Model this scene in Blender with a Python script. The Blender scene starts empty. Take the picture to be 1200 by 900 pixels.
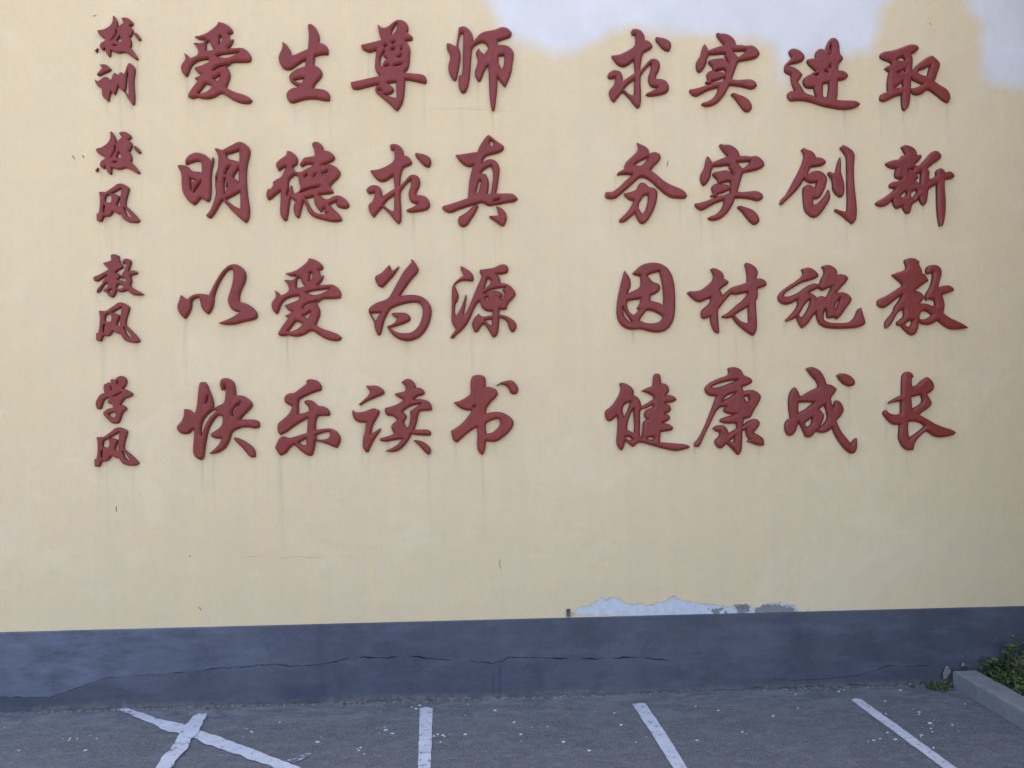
import bpy, bmesh, math, random
import numpy as np
from mathutils import Matrix, Vector, noise

random.seed(7)
rng = np.random.default_rng(7)
sc = bpy.context.scene
COL = sc.collection

# ------------------------------------------------------------------ camera
CAM_ROT = Matrix([[0.9989076, 0.0112545, -0.045353], [-0.045104, -0.0214735, -0.9987515], [-0.0122143, 0.9997061, -0.0209424]])
CAM_POS = (0.0, -4.03, 1.6)
LENS = 26.1000
cam_data = bpy.data.cameras.new('camera')
cam_data.sensor_width = 36.0
cam_data.lens = LENS
cam_data.clip_start = 0.05
cam_data.clip_end = 2000
cam = bpy.data.objects.new('camera', cam_data)
cam.matrix_world = Matrix.Translation(CAM_POS) @ CAM_ROT.to_4x4()
COL.objects.link(cam)
sc.camera = cam

# ------------------------------------------------------------------ sky, sun, exposure
SUN_EL = math.radians(57)
SUN_AZ = math.radians(18)          # measured from +Y (behind the wall) towards +X
SKY_STRENGTH = 0.14
SUN_STRENGTH = 4.6
EXPOSURE = 2.43
world = bpy.data.worlds.new('World')
sc.world = world
world.use_nodes = True
wn = world.node_tree
bg = wn.nodes['Background']
sky = wn.nodes.new('ShaderNodeTexSky')
sky.sky_type = 'NISHITA'
sky.sun_disc = False
sky.sun_elevation = SUN_EL
sky.sun_rotation = SUN_AZ
sky.dust_density = 5.0
sky.ozone_density = 0.6
sky.air_density = 1.0
wn.links.new(sky.outputs[0], bg.inputs[0])
bg.inputs[1].default_value = SKY_STRENGTH
sun_data = bpy.data.lights.new('sun', 'SUN')
sun_data.energy = SUN_STRENGTH
sun_data.angle = math.radians(0.5)
sun_data.color = (1.0, 0.94, 0.84)
sun = bpy.data.objects.new('sun', sun_data)
sdir = Vector((math.sin(SUN_AZ) * math.cos(SUN_EL), math.cos(SUN_AZ) * math.cos(SUN_EL), math.sin(SUN_EL)))
sun.rotation_euler = sdir.to_track_quat('Z', 'Y').to_euler()
sun.location = sdir * 30
COL.objects.link(sun)
sc.view_settings.view_transform = 'Standard'
sc.view_settings.look = 'None'
sc.view_settings.gamma = 1.0
sc.view_settings.use_curve_mapping = False
sc.view_settings.exposure = EXPOSURE
sc.cycles.max_bounces = 6

# ------------------------------------------------------------------ traced measurements (metres; glyph points in half millimetres)
GLYPHS = {
 'ai': [
  ('O', '18,442 66,433 116,413 158,380 176,345 165,318 129,314 139,281 157,244 179,261 175,228 151,182 115,152 197,158 266,164 311,147 353,104 372,57 357,16 304,9 160,7 138,-22 102,-40 130,-74 146,-130 136,-185 101,-271 171,-310 267,-340 339,-365 377,-407 353,-438 290,-442 206,-421 134,-378 77,-336 39,-330 -10,-367 -81,-393 -163,-387 -207,-372 -258,-394 -303,-369 -290,-326 -248,-264 -191,-190 -218,-184 -233,-169 -150,-132 -194,-116 -236,-59 -152,-30 -78,4 -82,40 -173,27 -236,-3 -274,-53 -293,-115 -317,-154 -361,-115 -377,-54 -361,-11 -331,20 -325,57 -343,103 -295,72 -277,43 -197,80 -187,117 -205,169 -243,210 -209,213 -161,206 -127,223 -113,249 -185,250 -231,282 -172,290 -101,318 -31,372 15,415'),
  ('H', '-108,219 -85,234 -61,217 -48,168 -17,144 -56,131 -108,126'),
  ('H', '31,282 55,287 65,258 49,211 24,196 34,243'),
  ('H', '-2,72 52,90 148,103 245,117 199,84 102,46 40,56'),
  ('H', '-40,-94 -25,-63 28,-36 130,-15 121,-25 34,-50 -6,-78'),
  ('H', '-40,-176 1,-159 42,-127 39,-156 10,-206 -16,-181'),
  ('H', '-114,-229 -69,-241 -43,-263 -93,-312 -175,-342 -198,-337 -153,-285'),
 ],
 'sheng': [
  ('O', '37,409 49,428 74,432 110,406 140,367 160,318 165,268 157,225 206,216 242,192 259,157 256,100 217,99 169,97 114,79 105,20 110,-24 156,-44 186,-79 192,-122 167,-168 118,-216 90,-275 154,-277 215,-287 257,-314 275,-357 268,-405 214,-405 141,-388 69,-384 -4,-393 -65,-412 -119,-432 -162,-425 -188,-384 -194,-341 -179,-304 -137,-273 -82,-264 -61,-254 -136,-217 -160,-180 -165,-143 -142,-106 -87,-66 -26,-43 10,-33 13,6 18,39 -26,18 -87,-27 -147,-69 -196,-72 -238,-48 -266,4 -275,53 -267,97 -243,140 -228,190 -235,234 -192,209 -152,153 -132,84 -98,92 -25,130 38,155 46,230 51,304 47,366'),
  ('H', '-114,-185 -94,-175 -3,-162 -13,-192 -27,-214 -61,-214 -94,-200'),
 ],
 'zun': [
  ('O', '-120,452 -96,424 -63,407 -26,412 11,435 51,473 95,498 138,499 186,477 217,427 214,383 199,358 228,340 262,309 252,278 209,275 178,265 221,221 236,165 228,103 225,41 212,-34 175,-69 169,-87 224,-86 365,-98 398,-126 410,-170 395,-197 334,-185 248,-165 175,-156 169,-258 160,-358 135,-433 88,-499 55,-480 1,-421 -84,-347 -139,-304 -154,-267 -144,-242 -107,-211 -156,-217 -267,-249 -340,-268 -395,-260 -410,-225 -410,-188 -339,-175 -241,-150 -94,-117 -131,-87 -152,-37 -149,37 -139,112 -134,168 -208,136 -290,173 -297,220 -226,236 -79,274 -100,337 -112,399'),
  ('H', '87,466 99,426 81,376 39,323 32,363 57,413'),
  ('H', '-53,198 -38,223 -18,215 -36,198'),
  ('H', '26,241 50,253 68,251 43,233'),
  ('H', '25,166 62,189 57,156 40,151'),
  ('H', '-91,63 -73,119 -43,160 -61,100 -19,68 -56,38 -67,1 -74,-30 -91,1'),
  ('H', '128,171 141,197 143,177 133,159'),
  ('H', '86,84 140,110 128,95 103,82'),
  ('H', '-54,-16 -20,-1 4,-1 -20,-16'),
  ('H', '47,-13 78,5 149,15 127,3'),
  ('H', '76,-184 80,-358 14,-349 -72,-316 -11,-324 45,-297 54,-259 15,-220 -22,-198'),
  ('H', '-125,-268 -90,-270 -71,-287 -96,-293'),
 ],
 'shi': [
  ('O', '-335,278 -286,248 -264,242 -248,336 -232,449 -185,466 -142,450 -99,407 -73,338 -78,288 -38,345 12,395 87,415 174,431 230,460 286,457 335,417 350,386 328,348 272,331 191,303 191,259 259,263 315,248 364,192 367,129 351,54 342,-22 317,-97 268,-202 229,-160 183,-92 181,-223 165,-348 154,-448 132,-466 114,-448 98,-349 92,-224 89,-49 83,39 45,-24 19,-87 0,-137 -21,-142 -55,-100 -67,-37 -41,25 -28,88 -40,138 -50,175 -39,198 -12,226 -7,195 41,157 91,221 73,264 36,294 -26,276 -89,231 -100,100 -110,-50 -128,-175 -156,-250 -181,-273 -218,-261 -242,-201 -243,-126 -228,-70 -216,-88 -195,-26 -191,99 -187,287 -183,381 -204,393 -223,361 -243,249 -223,199 -213,136 -224,61 -246,-51 -263,-126 -290,-136 -327,-89 -353,-15 -348,48 -327,110 -337,160 -367,222 -366,272'),
  ('H', '208,143 258,148 262,103 251,28 233,-16 213,27 197,65 198,115'),
 ],
 'ming': [
  ('O', '-383,174 -365,186 -305,180 -258,150 -232,113 -163,111 -127,101 -129,162 -132,205 -162,229 -222,213 -270,196 -299,186 -303,235 -275,278 -228,309 -186,319 -132,309 -78,285 -43,242 -24,230 -16,273 -2,254 -7,199 -22,138 -32,40 -30,-82 -38,-180 -62,-214 -92,-204 -116,-180 -146,-174 -170,-216 -211,-247 -247,-229 -295,-174 -332,-107 -342,-9 -341,89 -365,137'),
  ('H', '-251,40 -205,18 -187,11 -237,1 -235,-107 -251,-46'),
  ('H', '-130,9 -163,-45 -211,-116 -221,-107 -181,-46'),
  ('O', '5,358 29,368 89,340 125,365 185,396 257,439 317,423 365,384 383,335 377,286 352,200 342,102 342,-21 353,-155 374,-278 374,-339 361,-412 331,-439 289,-412 218,-339 146,-265 93,-192 63,-229 21,-314 -33,-390 -63,-387 -87,-357 -45,-314 -9,-229 22,-131 10,-21 10,77 40,138 47,224 43,297'),
  ('H', '130,307 161,300 233,328 269,345 268,210 232,230 161,242 134,267'),
  ('H', '26,67 31,40 26,-9 14,28'),
  ('H', '112,77 127,132 172,175 148,132 129,89'),
  ('H', '202,47 220,89 261,148 260,-8 243,22'),
  ('H', '107,34 124,40 121,-57 147,-27 128,-82 111,-137 102,-57'),
  ('H', '123,-186 195,-155 276,-100 276,-292 218,-265 171,-229'),
 ],
 'de': [
  ('O', '-218,335 -182,329 -140,301 -110,264 -105,221 -120,178 -147,169 -159,153 -129,104 -69,100 -26,135 47,166 59,187 -14,190 -62,159 -86,181 -68,215 -43,258 23,270 74,277 74,344 46,394 54,424 91,437 133,418 167,382 171,338 217,335 260,308 290,277 287,234 229,207 144,178 228,191 289,172 337,129 351,92 330,43 276,-6 239,-49 275,-111 257,-129 178,-136 117,-142 165,-179 208,-200 275,-154 323,-145 383,-172 432,-222 443,-265 419,-289 358,-289 304,-265 298,-234 313,-212 274,-228 231,-252 298,-320 352,-375 363,-418 321,-437 248,-433 152,-412 67,-387 7,-344 -17,-271 -46,-209 -59,-258 -77,-332 -96,-393 -126,-387 -150,-332 -155,-271 -131,-209 -161,-197 -185,-166 -197,-258 -212,-356 -225,-418 -252,-424 -288,-381 -300,-320 -291,-209 -287,-99 -329,-130 -389,-185 -420,-200 -443,-166 -440,-111 -419,-75 -395,-81 -365,-38 -374,-7 -328,30 -286,42 -256,97 -229,159 -261,153 -285,128 -310,116 -333,159 -337,205 -291,245 -236,276 -221,307'),
  ('H', '-184,36 -135,76 -97,55 -93,-13 -76,-62 -98,-111 -148,-136 -166,-74 -172,-35 -189,-62 -223,-160 -227,-136 -202,-62 -205,-1'),
  ('H', '-88,-123 -64,-101 33,-68 136,-50 81,-69 -15,-96'),
  ('H', '-39,46 -14,76 -2,71 -24,51'),
  ('H', '60,43 70,73 97,91 82,71'),
  ('H', '155,86 179,104 216,113 194,91 167,64'),
  ('H', '-28,-179 8,-179 63,-160 68,-234 92,-283 140,-335 177,-277 184,-310 169,-332 215,-340 176,-352 128,-352 80,-338 32,-289 2,-222'),
 ],
 'qiu': [
  ('O', '-99,414 -80,435 -34,436 14,415 51,365 56,310 87,306 123,279 144,233 123,208 80,188 40,173 15,62 10,-25 66,37 115,97 164,104 213,81 232,25 218,-37 187,-86 187,-123 248,-123 297,-142 331,-198 332,-253 295,-284 210,-303 112,-309 73,-290 88,-272 161,-247 204,-216 149,-210 119,-191 101,-136 101,-86 127,-24 130,47 90,13 16,-80 13,-148 21,-247 23,-407 -6,-436 -42,-413 -108,-321 -181,-253 -230,-308 -273,-364 -303,-339 -329,-284 -333,-228 -284,-185 -267,-136 -265,-93 -320,-111 -350,-87 -352,-56 -313,-19 -258,-10 -209,-31 -185,-74 -180,-136 -118,-93 -47,-49 -56,25 -62,93 -117,43 -178,19 -233,39 -281,92 -311,148 -250,151 -189,167 -116,204 -52,247 -44,322 -51,369 -84,369'),
  ('H', '-52,-121 -57,-299 -108,-284 -168,-225 -125,-173'),
  ('O', '179,341 240,332 301,313 344,279 352,230 334,186 294,184 251,217 203,273 176,310'),
 ],
 'zhen': [
  ('O', '80,493 105,505 166,455 227,410 264,387 270,356 245,325 176,300 90,281 46,250 27,194 77,231 139,240 194,206 221,138 211,51 197,-49 177,-138 245,-138 344,-136 387,-160 412,-198 380,-229 306,-235 219,-254 139,-266 96,-275 59,-257 34,-238 -3,-241 -65,-260 -151,-285 -238,-316 -312,-349 -373,-340 -412,-297 -403,-272 -348,-262 -249,-229 -132,-188 -124,-86 -111,26 -88,113 -66,175 -103,150 -165,168 -213,212 -262,284 -206,289 -108,305 -21,318 -2,374 36,436'),
  ('H', '110,418 129,449 141,430 160,412 140,374 116,389'),
  ('H', '13,85 51,131 125,165 147,101 143,13 122,-123 112,-148 85,-142 101,-49 93,26 63,75 32,73'),
  ('H', '-10,-5 6,7 15,-12 2,-61 -16,-123 -39,-146 -43,-123 -23,-61'),
  ('H', '148,-229 164,-208 214,-204 195,-216'),
  ('O', '-18,-278 -41,-334 -91,-409 -135,-483 -184,-505 -227,-489 -245,-439 -232,-390 -201,-378 -127,-328 -71,-272 -40,-254'),
  ('O', '172,-279 207,-285 256,-316 290,-372 289,-434 260,-493 229,-496 168,-446 100,-403 97,-382 168,-382 203,-378 188,-316'),
 ],
 'yi': [
  ('O', '-386,-2 -348,-32 -315,-51 -283,-15 -229,9 -158,9 -105,0 -87,-4 -57,63 -15,148 45,245 105,305 159,327 219,320 272,280 306,219 296,134 253,49 229,-24 235,-79 306,-97 372,-140 420,-201 419,-250 389,-274 282,-292 174,-327 67,-324 5,-304 67,-284 163,-242 234,-194 175,-181 127,-133 106,-59 128,13 158,110 174,220 159,275 105,257 45,172 -3,75 -33,-22 -37,-95 -58,-168 -97,-212 -135,-185 -170,-131 -180,-64 -191,-33 -241,-39 -271,-75 -268,-130 -295,-202 -337,-260 -378,-226 -414,-171 -420,-105 -396,-56'),
 ],
 'wei': [
  ('O', '-111,385 -93,354 -90,311 -50,335 -4,374 -14,341 -63,268 -125,200 -174,145 -210,139 -246,176 -268,238 -258,269 -197,293 -148,348'),
  ('O', '119,445 146,439 182,383 208,334 193,291 144,248 70,150 2,46 81,58 179,57 252,32 312,-23 343,-97 335,-183 304,-281 248,-367 174,-422 89,-445 4,-432 -69,-389 -117,-333 -143,-278 -68,-254 -31,-199 -85,-162 -91,-137 -18,-132 67,-135 113,-176 109,-225 42,-255 -68,-288 -114,-293 -44,-346 41,-359 114,-351 175,-311 219,-244 240,-170 245,-84 202,-23 117,-25 32,-40 -97,-85 -127,-131 -164,-204 -190,-290 -202,-357 -227,-381 -251,-363 -277,-289 -280,-228 -322,-160 -343,-111 -321,-68 -248,-20 -132,10 -89,77 -15,212 47,322 109,390 133,414'),
  ('H', '-316,-139 -206,-137 -231,-167 -268,-226 -286,-179'),
 ],
 'yuan': [
  ('O', '-240,387 -191,362 -136,328 -104,285 -95,229 -113,215 -181,224 -236,224 -298,187 -306,163 -274,107 -262,58 -275,2 -304,-35 -307,-133 -289,-158 -245,-84 -207,14 -188,78 -175,51 -190,-35 -207,-134 -194,-146 -147,-48 -103,63 -46,198 -8,272 -38,316 -32,344 30,349 129,364 178,395 240,404 274,376 282,327 257,298 152,290 189,247 194,197 256,191 299,166 335,122 360,79 341,42 284,-14 259,-51 261,-81 222,-100 179,-87 174,-149 233,-155 301,-187 356,-237 361,-286 342,-329 308,-341 281,-304 257,-223 221,-192 174,-180 168,-284 157,-358 126,-395 95,-389 59,-321 11,-246 -26,-271 -58,-332 -95,-338 -122,-282 -122,-227 -93,-172 -49,-135 -13,-172 49,-160 95,-154 98,-114 37,-111 -18,-73 -36,1 -60,-18 -111,-110 -149,-208 -211,-294 -285,-361 -335,-404 -361,-391 -340,-354 -297,-305 -333,-256 -347,-207 -341,-84 -338,52 -336,163 -291,224 -211,279 -217,304 -238,341'),
  ('H', '28,173 53,247 90,222 77,185 25,134'),
  ('H', '12,81 52,111 151,138 243,145 206,120 236,86 223,36 198,18 189,36 217,55 206,92 144,117 76,105'),
  ('H', '24,37 51,47 53,19 26,15'),
  ('H', '23,-209 95,-198 90,-272 48,-240'),
 ],
 'kuai': [
  ('O', '-196,375 -182,396 -140,398 -114,368 -93,313 -63,240 -44,168 -49,110 -10,137 67,166 79,251 85,323 71,359 67,305 38,305 20,354 24,408 50,435 98,435 151,407 181,352 187,249 252,248 299,224 347,181 364,144 346,108 287,55 233,-11 298,-8 394,-10 435,-44 435,-92 393,-110 322,-91 238,-96 143,-137 125,-221 83,-305 11,-358 -60,-372 -95,-362 -48,-327 12,-267 36,-210 -24,-209 -71,-188 -77,-158 -47,-134 12,-99 48,-51 49,28 1,40 -47,-13 -94,-97 -118,-181 -136,-289 -149,-409 -178,-435 -220,-418 -261,-372 -263,-299 -255,-215 -248,-107 -278,-119 -302,-154 -349,-160 -402,-141 -435,-92 -426,-62 -390,-33 -360,27 -354,75 -357,111 -307,108 -266,74 -236,73 -218,158 -209,278'),
  ('H', '-129,163 -119,217 -103,247 -108,192'),
  ('H', '-175,-174 -182,-120 -163,-24 -118,42 -46,101 -11,89 -76,35 -130,-48 -156,-120'),
  ('H', '146,32 150,81 180,128 233,170 204,128 174,86 162,44'),
  ('O', '164,-197 214,-208 285,-247 350,-291 389,-345 389,-406 362,-420 320,-399 273,-332 214,-270 172,-228'),
 ],
 'le': [
  ('O', '-13,393 13,414 73,407 121,382 152,333 147,291 97,275 12,244 -60,208 -96,184 -95,39 -37,50 17,74 11,116 -36,165 -24,187 36,189 84,152 108,121 168,120 216,89 242,46 227,16 167,17 107,12 89,-30 82,-133 154,-122 238,-117 298,-143 346,-204 348,-265 309,-331 261,-312 177,-274 81,-249 75,-309 54,-400 32,-414 -16,-399 -75,-355 -141,-288 -183,-311 -231,-383 -291,-403 -327,-351 -348,-309 -326,-267 -296,-207 -254,-192 -206,-220 -122,-197 -8,-162 -4,-90 5,-7 -62,-41 -146,-94 -230,-159 -290,-183 -320,-146 -319,-61 -277,-26 -217,22 -181,70 -162,121 -222,149 -248,186 -242,235 -192,267 -144,261 -71,318 -5,365'),
  ('H', '87,-194 154,-167 232,-154 238,-190 219,-226 165,-238 93,-237'),
  ('H', '-93,-270 -15,-223 -15,-293 -57,-295'),
 ],
 'du': [
  ('O', '-278,349 -236,342 -176,348 -121,323 -85,286 -82,255 -116,235 -177,214 -274,172 -341,130 -356,149 -298,197 -243,251 -237,288 -267,318'),
  ('O', '-425,83 -407,70 -389,56 -323,60 -250,81 -214,102 -172,94 -135,73 -142,24 -179,-30 -216,-102 -226,-175 -180,-146 -129,-113 -125,-140 -180,-212 -229,-297 -260,-372 -290,-369 -320,-320 -319,-235 -294,-138 -282,-53 -348,-54 -402,-27 -429,34'),
  ('O', '98,375 141,412 189,413 231,380 252,343 255,316 298,318 334,293 352,256 327,230 273,223 233,190 309,193 382,176 418,133 429,78 393,63 308,64 283,49 264,-48 235,-139 306,-134 379,-135 415,-166 408,-203 354,-202 256,-194 202,-184 171,-254 110,-326 49,-368 -24,-375 -79,-358 -12,-331 61,-289 104,-235 62,-240 -11,-251 -78,-263 -132,-250 -138,-223 -59,-205 14,-179 8,-157 -16,-117 -9,-75 51,-33 9,16 -57,15 -83,60 -78,103 -20,114 65,144 120,186 66,211 24,250 42,262 127,274 146,295 140,338'),
  ('H', '113,58 174,106 235,129 302,141 259,111 186,60 195,26 185,-59 162,-120 130,-83 124,-46 155,-10 149,27'),
  ('O', '219,-249 280,-250 353,-281 407,-337 410,-380 388,-413 346,-385 292,-317'),
 ],
 'shu': [
  ('O', '-130,423 -75,436 -13,426 17,391 12,299 59,304 120,279 147,230 131,193 69,138 19,72 13,10 68,28 154,33 227,8 295,-42 318,-104 274,-177 200,-244 138,-286 77,-297 9,-284 0,-381 -29,-436 -66,-411 -93,-349 -84,-233 -87,-135 -167,-177 -241,-243 -303,-295 -351,-272 -369,-168 -301,-132 -227,-72 -140,43 -226,53 -299,94 -337,143 -274,149 -200,191 -148,227 -156,319 -149,380'),
  ('H', '12,-88 92,-52 153,-47 165,-102 140,-145 78,-199 16,-204 5,-149'),
  ('O', '114,304 158,343 219,364 293,376 342,332 369,276 353,221 316,213 279,228 261,277 219,321 158,328'),
  ('H', '-123,88 -110,98 -105,83 -118,76'),
 ],
 'shi2': [
  ('O', '-109,440 -89,452 -64,439 -13,444 50,422 100,378 120,315 188,319 239,309 291,321 335,306 373,271 396,227 384,195 326,163 236,144 153,129 133,74 85,-83 168,-86 232,-77 296,-71 353,-96 374,-134 364,-165 313,-187 256,-169 154,-153 59,-149 25,-235 -40,-329 -105,-379 -168,-401 -226,-398 -254,-375 -237,-358 -180,-345 -116,-298 -70,-222 -69,-178 -152,-203 -235,-247 -306,-291 -356,-279 -396,-235 -391,-212 -342,-207 -253,-178 -151,-144 -214,-136 -217,-121 -182,-104 -203,-65 -206,-27 -174,5 -136,7 -135,53 -172,80 -191,116 -165,137 -108,146 -44,159 7,144 47,100 20,156 -5,179 2,204 -17,213 -107,197 -183,194 -207,137 -217,68 -256,5 -288,-16 -320,11 -331,74 -318,124 -279,181 -264,269 -242,317 -213,282 -195,242 -118,276 -28,305 -16,314 -66,365 -97,409'),
  ('H', '-136,7 -72,17 -8,33 12,18 11,-20 -34,-1 -98,2'),
  ('H', '-151,-115 -74,-96 3,-58 2,-96 -74,-121 -138,-131'),
  ('H', '85,245 155,248 232,255 219,226 147,176 116,207'),
  ('O', '82,-247 108,-232 165,-254 241,-275 304,-329 328,-392 314,-430 276,-452 238,-436 188,-380 138,-310 88,-266'),
 ],
 'jin': [
  ('O', '-371,247 -348,273 -302,277 -245,255 -201,211 -193,172 -215,134 -287,111 -364,101 -377,81 -313,63 -262,31 -222,-16 -245,-58 -275,-96 -238,-153 -203,-223 -139,-242 -63,-267 -81,-242 -93,-165 -176,-168 -214,-121 -216,-70 -187,-38 -122,-6 -69,26 -126,77 -164,121 -163,153 -131,164 -66,167 -71,224 -45,269 1,280 39,257 67,334 94,386 133,405 178,389 206,329 206,214 238,195 244,157 204,118 184,95 189,35 241,32 286,4 298,-32 265,-67 180,-76 175,-138 173,-240 159,-294 221,-303 350,-303 402,-315 427,-343 400,-373 335,-395 219,-405 116,-387 -13,-362 -115,-325 -192,-308 -295,-304 -360,-313 -391,-282 -397,-231 -370,-203 -332,-202 -306,-202 -337,-141 -352,-65 -351,-20 -411,5 -427,36 -415,100 -376,132 -337,177 -368,222'),
  ('H', '102,322 110,328 108,232 87,207 88,271'),
  ('H', '74,63 95,92 102,71 89,51'),
  ('H', '27,14 47,34 70,15 54,-1'),
  ('H', '-93,-22 -44,-5 -55,-27'),
  ('H', '8,-120 76,-106 68,-215 53,-273 5,-260 4,-190'),
 ],
 'qu': [
  ('O', '-393,253 -366,286 -275,296 -170,326 -78,366 -12,375 40,363 55,328 25,293 -34,263 -16,205 -29,103 -19,71 21,135 101,200 168,243 207,252 252,214 297,163 289,118 262,53 226,-43 291,-88 362,-126 400,-177 405,-241 378,-283 326,-261 249,-197 178,-143 139,-134 92,-179 26,-203 -25,-180 -51,-154 -60,-244 -75,-328 -121,-375 -150,-354 -158,-270 -154,-193 -222,-213 -301,-252 -360,-278 -405,-253 -401,-208 -377,-180 -312,-171 -317,-92 -308,-2 -291,62 -342,100 -311,128 -259,139 -265,171 -342,196 -387,221'),
  ('H', '-202,191 -172,217 -133,233 -105,205 -121,185 -173,191'),
  ('H', '-203,50 -143,70 -113,95 -114,63 -137,61 -190,47'),
  ('H', '-230,-117 -180,-85 -140,-52 -138,-104 -187,-119'),
  ('H', '35,52 53,84 112,97 185,136 159,78 149,14 84,24'),
  ('H', '-41,-13 4,-36 62,-64 97,-74 29,-109 -24,-122 -50,-122'),
 ],
 'wu': [
  ('O', '-95,452 -61,436 1,409 35,371 42,327 70,343 108,349 152,331 172,293 157,252 99,195 54,145 116,101 191,32 278,-18 366,-50 429,-87 456,-138 440,-165 364,-165 276,-157 213,-119 126,-44 40,38 -48,79 -112,31 -175,-31 -252,-94 -315,-150 -353,-172 -429,-169 -456,-144 -450,-100 -421,-92 -384,-100 -314,-56 -238,19 -148,94 -249,100 -318,91 -318,113 -273,144 -235,157 -235,207 -203,251 -152,295 -100,345 -74,396'),
  ('H', '-122,201 -71,239 -1,273 31,289 -1,239 -46,195 -97,192'),
  ('O', '-87,-12 -49,15 -5,0 26,-41 76,-46 120,-75 127,-131 104,-244 58,-345 7,-420 -44,-452 -81,-432 -112,-370 -124,-326 -181,-376 -244,-429 -301,-426 -304,-397 -269,-369 -205,-307 -147,-219 -138,-192 -203,-179 -250,-113 -189,-100 -126,-81 -98,-56'),
  ('H', '-91,-244 -52,-169 -11,-125 24,-131 16,-219 -10,-294 -36,-335 -54,-326 -77,-294'),
 ],
 'chuang': [
  ('O', '-180,388 -150,413 -131,392 -67,376 -29,341 -19,303 48,300 92,265 98,244 71,215 -6,198 -71,195 -90,172 -113,113 -59,144 6,157 63,132 101,88 106,43 79,-46 38,-122 5,-162 -33,-162 -55,-154 -59,-230 -15,-217 37,-173 90,-109 117,-56 132,-84 138,-153 101,-223 48,-299 -5,-360 -57,-373 -114,-343 -158,-286 -168,-185 -172,-59 -159,-21 -113,-1 -77,-10 -32,-43 -21,-10 -12,23 -59,13 -100,20 -138,43 -157,56 -210,-33 -282,-109 -361,-179 -413,-229 -436,-217 -418,-166 -359,-116 -293,5 -213,144 -166,246 -145,328 -164,360'),
  ('O', '121,138 141,145 160,126 205,135 224,234 261,313 268,234 261,139 281,82 299,5 297,-84 283,-134 250,-147 206,-115 166,-58 168,18 152,75 118,107'),
  ('O', '259,412 296,443 347,419 398,385 429,330 414,222 410,69 420,-84 436,-236 433,-363 412,-420 377,-443 329,-401 253,-337 183,-297 190,-271 266,-299 324,-306 331,-185 331,5 332,196 334,298 307,349'),
 ],
 'xin': [
  ('O', '-147,432 -112,457 -60,449 -8,426 21,388 33,343 75,347 84,317 53,279 7,241 13,221 52,222 106,273 159,330 179,362 233,395 278,382 310,344 302,305 256,273 189,228 143,186 172,158 159,81 179,71 245,107 242,158 267,186 306,199 338,171 351,148 397,161 436,146 458,107 440,82 388,71 342,66 339,-46 349,-187 339,-327 316,-430 303,-455 270,-457 253,-353 246,-225 248,-47 249,11 196,-15 150,-40 141,-123 126,-200 93,-223 61,-200 43,-136 23,-181 -43,-206 -58,-302 -91,-321 -123,-302 -148,-238 -213,-263 -251,-225 -263,-161 -316,-219 -375,-238 -433,-231 -458,-200 -432,-174 -366,-142 -287,-91 -227,-40 -292,-21 -295,10 -265,40 -193,42 -153,74 -199,74 -231,100 -227,151 -209,185 -274,195 -319,221 -331,249 -298,269 -239,285 -174,291 -147,330 -101,349'),
  ('H', '-80,157 -47,183 -14,186 -54,157'),
  ('H', '24,119 70,151 62,30 54,17 2,55 42,81'),
  ('H', '-171,-123 -124,-72 -92,-72 -106,-117 -152,-139'),
  ('H', '-46,-72 13,-53 25,-72 -35,-142 -54,-123'),
 ],
 'yin': [
  ('O', '-231,298 -202,261 -169,211 -161,123 -193,67 -202,43 -136,73 -54,117 -53,185 -59,235 -115,248 -146,263 -95,316 -31,366 70,387 157,378 232,340 288,265 317,158 328,21 323,-129 311,-229 272,-316 208,-371 120,-387 20,-370 -55,-344 -168,-356 -255,-324 -310,-255 -328,-162 -313,-25 -286,99 -260,199'),
  ('H', '23,241 68,266 156,284 179,184 196,71 194,-91 138,-53 50,-34 57,22 139,53 165,103 154,147 79,172 54,197'),
  ('H', '-203,-38 -125,-26 -62,-14 -63,-64 -102,-114 -77,-133 -122,-188 -153,-188 -190,-151 -211,-88'),
  ('H', '-60,-226 -21,-177 11,-137 73,-146 136,-178 185,-209 172,-253 109,-283 -4,-283 -69,-251'),
  ('H', '-254,-107 -228,-163 -185,-231 -154,-269 -192,-262 -235,-212 -253,-163'),
 ],
 'cai': [
  ('O', '-185,334 -153,350 -103,333 -53,299 -35,255 -35,224 -4,217 19,192 1,161 -63,124 -79,105 -51,42 -6,86 58,139 135,154 224,185 226,267 214,329 200,386 216,405 266,392 323,354 347,304 343,266 327,228 378,231 422,209 447,171 433,140 350,118 337,109 343,40 335,2 316,-10 320,-136 327,-286 315,-361 283,-405 239,-386 164,-329 89,-259 52,-196 1,-211 -62,-202 -64,-183 2,-152 79,-84 157,-22 221,41 228,72 158,60 82,48 44,60 -21,-8 -86,-89 -109,-114 -107,-208 -100,-308 -97,-370 -122,-379 -160,-345 -190,-270 -195,-188 -252,-219 -290,-206 -299,-156 -288,-113 -237,-76 -192,-32 -185,18 -255,-13 -312,-34 -362,-12 -412,32 -447,72 -430,92 -348,88 -284,106 -208,162 -156,212 -149,268'),
  ('H', '78,-172 155,-128 229,-85 230,-185 235,-263 178,-260 115,-222'),
 ],
 'shi3': [
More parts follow.
